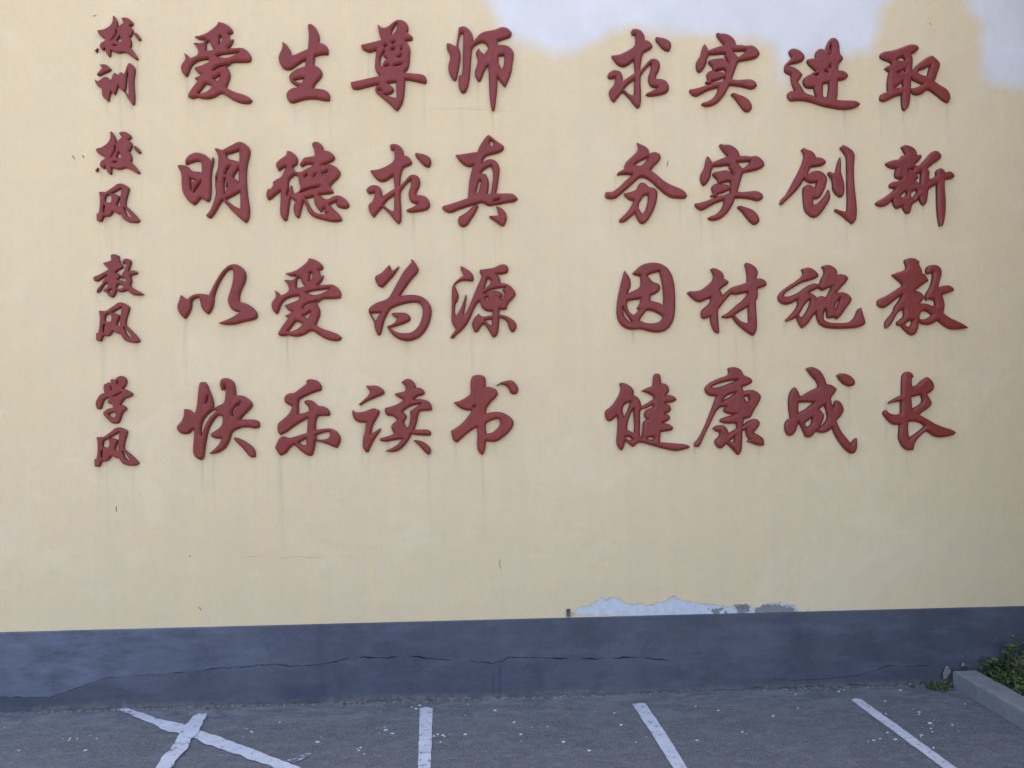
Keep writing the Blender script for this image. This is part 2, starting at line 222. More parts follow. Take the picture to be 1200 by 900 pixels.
  ('O', '-222,306 -186,321 -134,328 -84,305 -39,267 -27,229 -60,204 -137,179 -215,161 -305,111 -409,49 -433,5 -371,4 -268,41 -177,110 -100,151 -42,147 -17,128 -9,185 33,248 38,292 7,336 52,355 110,352 161,317 186,279 179,247 224,251 281,240 306,209 286,165 220,102 168,39 232,54 296,32 340,-13 339,-50 280,-119 213,-214 168,-251 142,-228 97,-238 59,-231 54,-162 35,-143 14,-212 22,-263 83,-288 173,-295 263,-292 328,-277 374,-227 408,-139 447,-124 459,-177 492,-279 481,-316 403,-347 275,-355 146,-354 44,-345 -20,-313 -51,-262 -65,-174 -108,-224 -160,-299 -225,-349 -256,-311 -287,-223 -338,-254 -403,-272 -409,-253 -363,-209 -298,-141 -264,-72 -276,-34 -360,-84 -437,-83 -487,-39 -492,11 -453,61 -369,124 -265,186 -200,243 -206,274'),
  ('H', '-89,28 -140,47 -30,97 8,65 92,102 118,109 51,-11 0,15 -52,-10'),
  ('H', '-260,-198 -194,-85 -135,-29 -123,-48 -150,-123 -197,-198 -233,-236'),
  ('H', '145,-125 165,-62 205,-24 191,-75 161,-144'),
 ],
 'jiao': [
  ('O', '-193,414 -140,435 -76,430 -25,394 -32,356 -1,305 1,261 37,248 74,178 48,159 -18,121 -84,65 -33,58 12,20 17,-25 -36,-75 42,-76 119,-108 145,-102 140,-51 102,-25 43,-44 31,-12 45,38 92,102 120,190 126,267 89,254 53,254 45,305 78,349 144,358 195,343 231,292 219,228 193,152 183,101 229,120 307,129 352,100 365,68 305,43 226,18 238,-26 256,-90 234,-185 298,-236 401,-281 479,-320 517,-352 425,-368 308,-369 244,-331 167,-267 88,-317 -3,-310 -47,-278 -55,-341 -76,-398 -116,-435 -161,-422 -224,-365 -243,-327 -295,-320 -300,-282 -234,-238 -214,-201 -225,-137 -291,-175 -332,-250 -379,-326 -431,-353 -436,-281 -389,-225 -329,-156 -329,-118 -269,-48 -235,15 -281,-10 -347,-61 -413,-111 -465,-129 -516,-97 -517,-41 -475,-15 -436,-3 -344,47 -226,122 -238,154 -295,199 -342,246 -287,269 -183,300 -175,338 -194,382'),
  ('H', '-39,-202 -12,-164 40,-158 104,-203 64,-241 -2,-259 -40,-246'),
  ('H', '-210,-308 -157,-264 -119,-271 -139,-328 -172,-340'),
 ],
 'jian': [
  ('O', '-305,317 -280,333 -224,316 -174,285 -144,241 -148,191 -126,183 -77,141 -65,67 -15,91 73,145 68,176 -1,214 -63,236 -12,264 63,288 71,381 84,418 116,428 151,411 158,318 202,315 245,274 244,218 206,187 262,190 318,161 324,130 280,106 198,100 248,75 266,38 247,1 196,-17 246,-37 252,-68 232,-92 169,-116 244,-130 284,-167 268,-204 143,-215 135,-326 216,-334 341,-344 429,-355 468,-383 428,-405 315,-428 227,-414 115,-382 3,-349 -90,-323 -128,-341 -160,-377 -222,-327 -252,-308 -262,-382 -291,-412 -328,-381 -346,-319 -332,-196 -324,-72 -342,-35 -405,-96 -448,-83 -468,-21 -459,28 -390,71 -333,150 -294,224 -287,280'),
  ('H', '-278,45 -240,100 -183,118 -216,25 -255,-49'),
  ('H', '-226,-185 -218,-99 -179,0 -153,37 -149,-50 -144,-149 -151,-229 -195,-198'),
  ('H', '-245,-265 -208,-259 -171,-291 -196,-303 -233,-286'),
  ('H', '-66,36 -3,47 54,84 66,59 -29,17 -36,-51 -5,-77 -49,-101 -51,-175 -64,-249 -58,-274 -89,-249 -81,-137 -82,-51 -79,11'),
  ('H', '-9,-281 60,-269 66,-300 29,-300'),
 ],
 'kang': [
  ('O', '0,468 36,485 99,479 150,451 174,389 224,375 264,350 271,313 222,282 159,264 170,214 247,235 310,218 360,174 365,137 332,75 280,0 247,-74 203,-86 171,-85 157,-160 228,-105 291,-84 335,-106 351,-150 315,-193 276,-242 338,-268 388,-313 389,-381 349,-389 261,-361 198,-335 224,-316 193,-272 188,-204 149,-222 147,-322 139,-421 119,-470 94,-485 57,-444 7,-388 -36,-356 -75,-405 -113,-411 -156,-367 -162,-323 -130,-293 -104,-268 -103,-231 -154,-218 -178,-186 -140,-156 -64,-151 -21,-189 -3,-245 61,-208 87,-190 81,-140 12,-139 -64,-134 -101,-107 -88,-82 -12,-58 77,-34 14,-36 -36,-20 -59,11 -29,42 -79,49 -124,18 -163,-44 -216,-155 -268,-253 -313,-352 -339,-391 -389,-382 -382,-339 -338,-302 -279,-191 -214,-43 -161,93 -134,161 -222,169 -259,219 -258,262 -207,312 -105,360 -4,390 16,415'),
  ('H', '-189,268 -119,298 -5,328 109,339 33,309 -69,273 -164,253'),
  ('H', '-66,104 -46,148 18,184 81,202 30,159 -34,129'),
  ('H', '175,151 220,163 234,113 212,89 188,126'),
  ('H', '8,-326 47,-295 60,-277 56,-339 27,-345'),
 ],
 'cheng': [
  ('O', '-151,463 -106,485 -42,472 14,430 51,367 75,291 133,284 189,234 156,178 117,140 128,71 146,27 161,102 187,114 231,89 268,13 241,-49 175,-117 224,-231 286,-307 336,-370 376,-320 402,-308 406,-409 385,-465 347,-485 296,-463 221,-381 159,-280 129,-192 70,-241 -7,-250 -57,-227 -96,-276 -142,-300 -180,-287 -197,-225 -234,-149 -253,-124 -280,-223 -326,-273 -370,-275 -401,-228 -406,-147 -379,-97 -341,-85 -358,40 -356,140 -328,227 -283,262 -252,226 -228,163 -196,165 -112,218 -21,255 -33,318 -102,387'),
  ('H', '-248,89 -165,94 -76,86 -180,6 -251,-21'),
  ('H', '-14,17 45,60 69,-16 80,-91 34,-153 -18,-192 22,-121 42,-53 18,-15'),
  ('H', '-183,-137 -131,-101 -95,-76 -100,-139 -133,-176 -165,-175'),
  ('O', '193,384 225,409 289,406 353,376 400,319 389,275 337,260 286,273 236,315'),
 ],
 'zhang': [
  ('O', '-191,371 -170,421 -118,441 -73,420 -57,376 -84,357 -77,269 -18,281 35,337 101,374 152,336 176,279 169,235 122,197 90,185 139,103 145,77 105,27 26,-16 0,-47 76,-86 179,-150 281,-189 371,-216 412,-244 390,-273 305,-293 214,-302 149,-282 92,-231 60,-230 -6,-286 -59,-348 -81,-433 -139,-441 -190,-415 -227,-346 -245,-295 -234,-220 -229,-155 -313,-150 -363,-99 -411,-41 -412,-4 -380,15 -336,-30 -271,-43 -213,-32 -210,107 -281,101 -352,81 -345,102 -267,145 -199,176'),
  ('H', '-89,149 -21,168 25,173 42,104 3,66 -83,17'),
  ('H', '-131,-121 -54,-115 23,-142 55,-174 -18,-235 -123,-303 -136,-221'),
 ],
 'xiao': [
  ('O', '-51,234 -35,236 -14,199 0,159 -4,106 34,142 64,164 37,213 66,221 107,214 142,190 161,158 156,140 121,128 149,107 164,72 149,36 124,7 142,-36 143,-79 131,-104 169,-150 200,-200 211,-221 197,-236 155,-207 100,-165 58,-151 17,-166 -32,-152 -73,-131 -77,-188 -87,-206 -111,-188 -128,-138 -132,-103 -152,-135 -180,-118 -190,-86 -173,-50 -139,-42 -125,-10 -163,4 -194,29 -214,71 -204,82 -149,86 -100,112 -62,148 -49,191'),
  ('H', '-11,-37 3,-1 24,20 31,-16 45,-37 17,-48'),
  ('H', '-56,-84 -31,-73 -4,-84 -32,-95'),
  ('H', '-24,70 -11,98 -5,77 -14,34 -52,-16 -73,-38 -52,-2 -24,34'),
  ('O', '169,50 194,58 225,22 242,-13 225,-28 197,-7'),
  ('O', '-242,-143 -208,-111 -221,-161'),
 ],
 'xun': [
  ('O', '-162,206 -134,210 -100,210 -69,192 -43,157 -55,138 -100,121 -148,96 -172,85 -191,99 -162,138 -134,170'),
  ('O', '-210,42 -203,45 -186,20 -148,49 -103,78 -72,68 -51,39 -48,21 -34,61 -17,111 -3,122 25,100 38,97 52,122 70,126 94,108 108,133 121,183 142,223 160,226 184,205 210,173 208,127 196,55 196,-30 205,-116 204,-201 191,-226 176,-219 149,-180 121,-131 107,-99 114,-91 142,-116 142,-31 139,55 135,141 121,90 118,19 111,-52 97,-87 76,-74 45,-38 38,-10 21,-46 4,-103 -7,-117 -27,-96 -41,-75 -52,-110 -62,-160 -69,-190 -100,-168 -134,-132 -138,-75 -138,-50 -176,-29 -200,3'),
 ],
 'feng': [
  ('O', '-201,119 -174,123 -132,116 -91,144 -50,172 -9,208 33,212 74,194 109,169 115,151 102,102 84,45 74,-26 108,-54 150,-97 191,-139 225,-185 212,-207 177,-212 122,-206 81,-192 50,-167 26,-118 -2,-118 -29,-97 -57,-90 -74,-125 -102,-146 -133,-139 -152,-139 -167,-181 -177,-199 -198,-195 -223,-185 -225,-111 -218,-111 -212,-125 -198,-89 -189,-5 -189,80'),
  ('H', '-139,31 -129,73 -98,95 -77,87 -67,59 -74,10 -95,2 -133,10'),
  ('H', '-71,105 -29,123 33,162 33,137 19,45 19,-33 -2,-36 -16,-22 -5,10 15,66 -2,87'),
  ('H', '-157,-82 -152,-33 -136,-19 -139,-82 -148,-111'),
  ('H', '60,-54 70,-47 108,-97 139,-146 136,-157 108,-146 81,-118'),
 ],
 'xue': [
  ('O', '14,216 34,241 68,254 103,243 127,215 131,180 120,145 89,114 123,106 164,85 192,60 188,39 150,22 106,8 75,-37 68,-54 102,-65 131,-93 123,-114 95,-128 75,-177 61,-225 41,-253 13,-254 -21,-249 -55,-217 -89,-182 -113,-146 -106,-125 -69,-94 -14,-85 -7,-74 -21,-46 -55,-42 -65,-21 -52,10 -48,24 -82,14 -110,-6 -123,-62 -137,-98 -164,-102 -185,-75 -192,-26 -168,22 -137,64 -99,74 -108,120 -108,151 -92,172 -75,172 -65,186 -41,168 -31,185 -40,210 -24,220 -7,209'),
  ('H', '-37,145 -28,133 -25,95 -33,105'),
  ('H', '31,196 40,199 42,167 34,161'),
  ('H', '-55,-154 -21,-133 20,-137 17,-176 -14,-193 -41,-182'),
  ('H', '-10,33 27,52 85,79 61,59 20,41'),
 ],
}
PLACES = [
 ('xiao', '校', -1.9037, 3.5583, [1, 0, 0, 1]),
 ('xun', '训', -1.9181, 3.3096, [1, 0, 0, 1]),
 ('ai', '爱', -1.3856, 3.4284, [1, 0, 0, 1]),
 ('sheng', '生', -0.9187, 3.4285, [1, 0, 0, 1]),
 ('zun', '尊', -0.4651, 3.4224, [1, 0, 0, 1]),
 ('shi', '师', 0.0317, 3.4081, [1, 0, 0, 1]),
 ('qiu', '求', 0.9067, 3.4161, [1.0031, 0.0295, 0.0352, 1.0126]),
 ('shi2', '实', 1.3833, 3.3991, [0.9831, 0.0492, -0.0272, 0.973]),
 ('jin', '进', 1.9331, 3.3961, [1, 0, 0, 1]),
 ('qu', '取', 2.4632, 3.3769, [1, 0, 0, 1]),
 ('xiao', '校', -1.907, 2.9342, [1.0117, -0.0996, 0.1393, 1.0337]),
 ('feng', '风', -1.9021, 2.67, [1, 0, 0, 1]),
 ('ming', '明', -1.4002, 2.7834, [1, 0, 0, 1]),
 ('de', '德', -0.9042, 2.7859, [1, 0, 0, 1]),
 ('qiu', '求', -0.4158, 2.7738, [1, 0, 0, 1]),
 ('zhen', '真', 0.0209, 2.791, [1, 0, 0, 1]),
 ('wu', '务', 0.9332, 2.7783, [1, 0, 0, 1]),
 ('shi2', '实', 1.4, 2.7733, [1, 0, 0, 1]),
 ('chuang', '创', 1.8966, 2.7737, [1, 0, 0, 1]),
 ('xin', '新', 2.4504, 2.7682, [1, 0, 0, 1]),
 ('jiao', '教', -1.8972, 2.2802, [0.5145, 0.0288, -0.0243, 0.5334]),
 ('feng', '风', -1.9026, 2.0335, [1.0107, 0.0148, -0.0184, 1.0169]),
 ('yi', '以', -1.3853, 2.1794, [1, 0, 0, 1]),
 ('ai', '爱', -0.9142, 2.1487, [0.996, 0.0107, -0.0049, 1.0124]),
 ('wei', '为', -0.4169, 2.1425, [1, 0, 0, 1]),
 ('yuan', '源', 0.0313, 2.1349, [1, 0, 0, 1]),
 ('yin', '因', 0.9218, 2.1494, [1, 0, 0, 1]),
 ('cai', '材', 1.3751, 2.1372, [1, 0, 0, 1]),
 ('shi3', '施', 1.9038, 2.1477, [1, 0, 0, 1]),
 ('jiao', '教', 2.4773, 2.145, [1, 0, 0, 1]),
 ('xue', '学', -1.9246, 1.6246, [1, 0, 0, 1]),
 ('feng', '风', -1.913, 1.3737, [1.0185, -0.0148, 0.0547, 0.9862]),
 ('kuai', '快', -1.384, 1.5155, [1, 0, 0, 1]),
 ('le', '乐', -0.913, 1.5167, [1, 0, 0, 1]),
 ('du', '读', -0.4629, 1.5122, [1, 0, 0, 1]),
 ('shu', '书', 0.034, 1.5194, [1, 0, 0, 1]),
 ('jian', '健', 0.9201, 1.5204, [1, 0, 0, 1]),
 ('kang', '康', 1.3699, 1.5223, [1, 0, 0, 1]),
 ('cheng', '成', 1.8845, 1.5187, [1, 0, 0, 1]),
 ('zhang', '长', 2.4443, 1.5103, [1, 0, 0, 1]),
]
PRIMER = [[(0.022, 3.888), (0.105, 3.709), (0.15, 3.605), (0.197, 3.568), (0.309, 3.55), (0.44, 3.485), (0.544, 3.495), (0.63, 3.553), (0.735, 3.602), (0.845, 3.641), (1.155, 3.606), (1.539, 3.591), (1.659, 3.534), (1.706, 3.453), (1.803, 3.468), (1.925, 3.498), (2.071, 3.49), (2.219, 3.52), (2.28, 3.637), (2.298, 3.773), (2.435, 3.92)], [(2.722, 3.924), (2.807, 3.769), (2.865, 3.682), (2.851, 3.535), (2.857, 3.399), (2.93, 3.351), (3.029, 3.323), (3.304, 3.325), (3.322, 3.932)], [(1.722, 3.564), (1.737, 3.333), (1.708, 3.333), (1.693, 3.525)]]
PEEL = [[(0.487, 0.428), (0.52, 0.468), (0.595, 0.48), (0.642, 0.511), (0.735, 0.518), (0.791, 0.489), (0.912, 0.472), (0.997, 0.484), (1.045, 0.515), (1.101, 0.491), (1.223, 0.474), (1.317, 0.458), (1.478, 0.445), (1.598, 0.47), (1.693, 0.458), (1.754, 0.428), (1.754, 0.419), (1.573, 0.405), (1.099, 0.408)]]
BARE = [[(1.246, 0.441), (1.279, 0.449), (1.336, 0.448), (1.298, 0.417), (1.279, 0.408)], [(1.389, 0.465), (1.422, 0.469), (1.479, 0.458), (1.473, 0.431), (1.43, 0.404), (1.402, 0.414)], [(1.497, 0.435), (1.55, 0.457), (1.598, 0.46), (1.707, 0.444), (1.74, 0.41), (1.573, 0.4), (1.506, 0.407)], [(1.769, 0.433), (1.802, 0.432), (1.802, 0.423), (1.769, 0.428)], [(1.331, 0.43), (1.35, 0.425), (1.345, 0.406), (1.326, 0.407)]]
LINES = [[(-0.322, -0.125), (-0.288, -0.111), (-0.255, -0.13), (-0.242, -0.416), (-0.227, -0.749), (-0.21, -1.086), (-0.169, -1.778), (-0.21, -1.775), (-0.26, -1.083), (-0.281, -0.745), (-0.303, -0.412)], [(0.784, -0.154), (0.827, -0.141), (0.853, -0.148), (0.872, -0.497), (0.881, -0.826), (0.893, -1.161), (0.923, -1.846), (0.836, -1.84), (0.828, -1.156), (0.819, -0.822), (0.805, -0.519)], [(1.933, -0.186), (1.966, -0.166), (1.991, -0.179), (2.009, -0.562), (2.023, -0.906), (2.04, -1.238), (2.074, -1.918), (1.988, -1.912), (1.982, -1.234), (1.966, -0.902), (1.951, -0.576)]]
CROSS = [[(-1.905, -0.017), (-1.87, 0.002), (-1.796, -0.047), (-1.661, -0.139), (-1.573, -0.186), (-1.501, -0.221), (-1.231, -0.399), (-0.826, -0.691), (-0.51, -0.926), (-0.02, -1.29), (-0.082, -1.317), (-0.554, -0.969), (-0.917, -0.7), (-1.302, -0.447), (-1.442, -0.338), (-1.533, -0.304), (-1.639, -0.211), (-1.757, -0.132)], [(-1.472, -0.143), (-1.452, -0.114), (-1.408, -0.117), (-1.393, -0.219), (-1.375, -0.334), (-1.38, -0.406), (-1.36, -0.51), (-1.369, -0.615), (-1.363, -0.684), (-1.357, -0.946), (-1.358, -1.284), (-1.45, -1.278), (-1.426, -0.942), (-1.427, -0.687), (-1.44, -0.586), (-1.436, -0.521), (-1.447, -0.419), (-1.466, -0.309)]]
SMEAR = [[(-0.869, -0.642), (-0.825, -0.589), (-0.782, -0.576), (-0.78, -0.617), (-0.832, -0.668)]]
CRACK = [([(-2.51, 0.085), (-2.38, 0.077), (-2.241, 0.077), (-2.119, 0.118), (-1.988, 0.163), (-1.857, 0.173), (-1.637, 0.18), (-1.548, 0.186)], 1.6), ([(-1.548, 0.186), (-1.393, 0.2), (-1.238, 0.204), (-1.095, 0.214), (-0.992, 0.197), (-0.871, 0.203), (-0.745, 0.222), (-0.682, 0.238), (-0.542, 0.23), (-0.383, 0.234), (-0.202, 0.211), (-0.088, 0.203)], 3.2), ([(-0.088, 0.203), (0.05, 0.186), (0.109, 0.193), (0.155, 0.215), (0.349, 0.205), (0.487, 0.196), (0.627, 0.193), (0.789, 0.197), (0.906, 0.189), (1.046, 0.167)], 3.4), ([(1.586, 0.055), (1.729, 0.046), (1.92, 0.05), (2.039, 0.06), (2.136, 0.081), (2.242, 0.11), (2.329, 0.103), (2.45, 0.104), (2.571, 0.11)], 2.0)]
FLAKES = [(-0.364, -0.1), (-0.34, -0.123), (-0.325, -0.081), (-0.213, -0.428), (-0.188, -0.439), (-0.012, 0.343), (0.183, -0.456), (0.156, -0.323), (0.32, -0.383), (0.389, -0.035), (0.68, -0.39), (0.672, -0.251), (0.067, -0.175), (-0.082, -0.437), (-0.431, -0.403), (-0.468, -0.363), (-0.535, -0.602), (-0.567, -0.567), (1.925, -0.071), (2.264, -0.074), (2.103, -0.21), (2.022, -0.362), (2.198, -0.355), (2.176, -0.481), (2.146, -0.535), (2.06, -0.601), (1.916, -0.564), (1.811, -0.636), (1.913, -0.635), (2.038, -0.728), (1.618, -0.259), (1.46, -0.34), (1.205, -0.26), (1.104, -0.2), (1.679, -0.087), (2.27, -0.507), (1.0, -0.578), (-1.009, -0.237), (-1.845, -0.355), (-1.973, -0.345), (-1.834, -0.476), (-2.146, -0.454), (-1.119, -0.334), (-0.774, -0.467), (0.376, -0.55), (0.483, -0.642), (1.24, -0.506)]
MARKS = [([(0.107, 0.74), (0.104, 0.712), (0.111, 0.685)], 2.2), ([(-1.921, 1.063), (-1.919, 1.031)], 3), ([(-1.536, 0.794), (-1.539, 0.785)], 3), ([(-1.273, 0.774), (-1.215, 0.782), (-1.157, 0.781)], 1.2), ([(-1.081, 0.766), (-0.968, 0.777), (-0.842, 0.761)], 1.2), ([(-1.493, 0.523), (-1.48, 0.5)], 2.5), ([(-2.15, 2.93), (-2.133, 2.907)], 3), ([(-2.093, 2.93), (-2.088, 2.916)], 4), ([(1.061, 2.91), (1.056, 2.872)], 3), ([(-0.264, 3.188), (-0.078, 3.193), (0.201, 3.176)], 0.8), ([(2.562, 3.693), (2.572, 3.683)], 3), ([(-2.039, 3.68), (-2.021, 3.685)], 3)]
BRACKET = (0.473, 0.433)


# ------------------------------------------------------------------ helpers
class NT:
    def __init__(s, name):
        s.m = bpy.data.materials.new(name); s.m.use_nodes = True
        s.t = s.m.node_tree; s.b = s.t.nodes['Principled BSDF']
    def n(s, typ, **kw):
        nd = s.t.nodes.new(typ)
        for k, v in kw.items():
            if k.startswith('i_'):
                k = k[2:]; nd.inputs[int(k) if k.isdigit() else k.replace('_', ' ')].default_value = v
            else: setattr(nd, k, v)
        return nd
    def l(s, a, b): s.t.links.new(a, b)
    def pos(s, scale=(1, 1, 1)):
        tc = s.n('ShaderNodeTexCoord'); mp = s.n('ShaderNodeMapping')
        mp.inputs['Scale'].default_value = scale
        s.l(tc.outputs['Object'], mp.inputs[0]); return mp.outputs[0]
    def noise(s, scale, detail=4, rough=.55, vec=None, dist=0.0):
        nd = s.n('ShaderNodeTexNoise'); nd.inputs['Scale'].default_value = scale
        nd.inputs['Detail'].default_value = detail; nd.inputs['Roughness'].default_value = rough
        nd.inputs['Distortion'].default_value = dist
        s.l(vec if vec else s.pos(), nd.inputs['Vector']); return nd.outputs[0]
    def ramp(s, src, a, b, lo=0.0, hi=1.0):
        nd = s.n('ShaderNodeMapRange'); nd.inputs[1].default_value = a; nd.inputs[2].default_value = b
        nd.inputs[3].default_value = lo; nd.inputs[4].default_value = hi
        s.l(src, nd.inputs[0]); return nd.outputs[0]
    def math(s, op, a, b=None):
        nd = s.n('ShaderNodeMath', operation=op)
        for i, v in enumerate((a, b)):
            if v is None: continue
            if isinstance(v, (int, float)): nd.inputs[i].default_value = v
            else: s.l(v, nd.inputs[i])
        return nd.outputs[0]
    def mix(s, fac, a, b, mode='MIX'):
        nd = s.n('ShaderNodeMix', data_type='RGBA', blend_type=mode)
        for k, v in ((0, fac), (6, a), (7, b)):
            if isinstance(v, (int, float)): nd.inputs[k].default_value = v
            elif isinstance(v, tuple): nd.inputs[k].default_value = (*v, 1)
            else: s.l(v, nd.inputs[k])
        return nd.outputs[2]
    def attr(s, name):
        nd = s.n('ShaderNodeAttribute', attribute_name=name); return nd.outputs['Fac']
    def out(s, col, rough=.7, bump=None, strength=.3, dist=.002, spec=.5):
        if isinstance(col, tuple): s.b.inputs['Base Color'].default_value = (*col, 1)
        else: s.l(col, s.b.inputs['Base Color'])
        if isinstance(rough, (int, float)): s.b.inputs['Roughness'].default_value = rough
        else: s.l(rough, s.b.inputs['Roughness'])
        s.b.inputs['Specular IOR Level'].default_value = spec
        if bump is not None:
            bp = s.n('ShaderNodeBump'); bp.inputs['Strength'].default_value = strength
            bp.inputs['Distance'].default_value = dist
            s.l(bump, bp.inputs['Height']); s.l(bp.outputs[0], s.b.inputs['Normal'])
        return s.m

def link(name, me, mat, parent=None):
    o = bpy.data.objects.new(name, me)
    if mat:
        for m in (mat if isinstance(mat, (list, tuple)) else [mat]): me.materials.append(m)
    if parent: o.parent = parent
    COL.objects.link(o); return o
def mesh(name, v, f, mat, parent=None, smooth=False):
    me = bpy.data.meshes.new(name); me.from_pydata(v, [], f); me.update()
    if smooth: me.polygons.foreach_set('use_smooth', [True] * len(me.polygons))
    return link(name, me, mat, parent)
def tag(o, label=None, cat=None, group=None, kind=None):
    if label: o['label'] = label
    if cat: o['category'] = cat
    if group: o['group'] = group
    if kind: o['kind'] = kind
    return o
def box_geo(x0, x1, y0, y1, z0, z1):
    v = [(x, y, z) for x in (x0, x1) for y in (y0, y1) for z in (z0, z1)]
    f = [(0, 1, 3, 2), (4, 6, 7, 5), (0, 4, 5, 1), (2, 3, 7, 6), (0, 2, 6, 4), (1, 5, 7, 3)]
    return v, f

def sdf(px, pz, poly):
    """signed distance, positive inside"""
    P = np.array(poly); n = len(P)
    d = np.full(px.shape, 1e9); ins = np.zeros(px.shape, bool)
    for i in range(n):
        a = P[i]; b = P[(i + 1) % n]; e = b - a
        wx = px - a[0]; wz = pz - a[1]
        t = np.clip((wx * e[0] + wz * e[1]) / max(e @ e, 1e-12), 0, 1)
        d = np.minimum(d, np.hypot(wx - e[0] * t, wz - e[1] * t))
        c = ((a[1] > pz) != (b[1] > pz))
        xi = a[0] + (pz - a[1]) / (e[1] if abs(e[1]) > 1e-12 else 1e-12) * e[0]
        ins ^= c & (px < xi)
    return np.where(ins, d, -d)
def seg_mask(px, pz, pl, w):
    d = np.full(px.shape, 1e9)
    for a, b in zip(pl[:-1], pl[1:]):
        a = np.array(a); b = np.array(b); e = b - a
        t = np.clip(((px - a[0]) * e[0] + (pz - a[1]) * e[1]) / max(e @ e, 1e-12), 0, 1)
        d = np.minimum(d, np.hypot(px - a[0] - e[0] * t, pz - a[1] - e[1] * t))
    return np.clip(1.2 - d / w, 0, 1)

# ------------------------------------------------------------------ materials
def mat_wall():
    s = NT('cream_wall_paint')
    big = s.ramp(s.noise(0.9, 4), .3, .7)
    mid = s.ramp(s.noise(5.0, 5), .3, .7)
    vert = s.ramp(s.noise(1.0, 4, .6, s.pos((14, 1, .55))), .35, .7)
    c = s.mix(big, (.785, .552, .292), (.825, .597, .332))
    c = s.mix(s.math('MULTIPLY', mid, .35), c, (.69, .525, .32))
    c = s.mix(s.math('MULTIPLY', vert, .16), c, (.55, .47, .355))
    grain = s.noise(160, 3)
    c = s.mix(s.ramp(grain, .40, .62, 0, .30), c, (.56, .44, .28))
    c = s.mix(s.ramp(s.noise(22, 5, .7), .46, .62, 0, .20), c, (.63, .50, .34))
    c = s.mix(s.ramp(s.noise(2.2, 5, .65, None, 1.2), .52, .66, 0, .16), c, (.85, .70, .50))
    # vertical dirt streaks below the letters, and small marks
    st = s.math('MULTIPLY', s.attr('streak'), s.ramp(s.noise(1, 4, .6, s.pos((60, 1, 9))), .25, .6))
    c = s.mix(s.math('MULTIPLY', st, .42), c, (.36, .26, .16))
    # patches of paler filler with an uneven edge
    e = s.math('ADD', s.attr('primer'), s.ramp(s.noise(7, 6, .6), 0, 1, -.13, .13))
    pm = s.ramp(e, .43, .61)
    pc = s.mix(s.ramp(s.noise(3, 5), .35, .65), (.67, .625, .60), (.75, .70, .675))
    c = s.mix(s.math('MULTIPLY', pm, .88), c, pc)
    e2 = s.math('ADD', s.attr('peel'), s.ramp(s.noise(30, 7, .75), 0, 1, -.42, .40))
    pk = s.ramp(e2, .49, .52)
    c = s.mix(pk, c, s.mix(s.ramp(s.noise(25, 5), .4, .7), (.60, .585, .60), (.50, .485, .50)))
    e3 = s.math('ADD', s.attr('bare'), s.ramp(s.noise(48, 6, .75), 0, 1, -.75, .68))
    pb = s.ramp(e3, .48, .54)
    c = s.mix(pb, c, s.mix(s.ramp(s.noise(120, 4), .35, .65), (.30, .27, .25), (.16, .15, .155)))
    h = s.math('ADD', s.math('MULTIPLY', grain, .25), s.math('MULTIPLY', s.noise(9, 5), 1.0))
    h = s.math('SUBTRACT', h, s.math('MULTIPLY', pk, .35))
    h = s.math('SUBTRACT', h, s.math('MULTIPLY', pb, .35))
    return s.out(c, .68, h, .7, .008, .4)
def mat_plinth():
    s = NT('slate_blue_plinth_paint')
    c = s.mix(s.ramp(s.noise(2.2, 5, .6), .35, .65), (.060, .060, .079), (.092, .092, .112))
    c = s.mix(s.ramp(s.noise(1, 5, .65, s.pos((3, 1, 11))), .48, .75, 0, .6), c, (.130, .136, .175))
    c = s.mix(s.ramp(s.noise(5, 6, .7, None, .8), .56, .70, 0, .6), c, (.052, .055, .085))
    c = s.mix(s.ramp(s.noise(40, 4, .7), .55, .8, 0, .35), c, (.14, .15, .19))
    c = s.mix(s.math('MULTIPLY', s.attr('pale'), s.ramp(s.noise(6, 5, .65, s.pos((1, 1, 3))), .3, .75)), c, (.155, .165, .215))
    c = s.mix(s.math('MULTIPLY', s.attr('dark'), .6), c, (.035, .038, .065))
    dirt = s.math('MULTIPLY', s.attr('dirt'), s.ramp(s.noise(28, 5, .7), .35, .6))
    c = s.mix(dirt, c, (.17, .155, .14))
    chip = s.math('MULTIPLY', s.ramp(s.noise(75, 3, .5), .70, .74), s.attr('dirt'))
    c = s.mix(chip, c, (.45, .45, .45))
    c = s.mix(s.attr('crack'), c, (.012, .012, .018))
    h = s.math('ADD', s.noise(14, 6, .6), s.math('MULTIPLY', s.noise(120, 3), .2))
    return s.out(c, .62, h, .5, .008, .4)
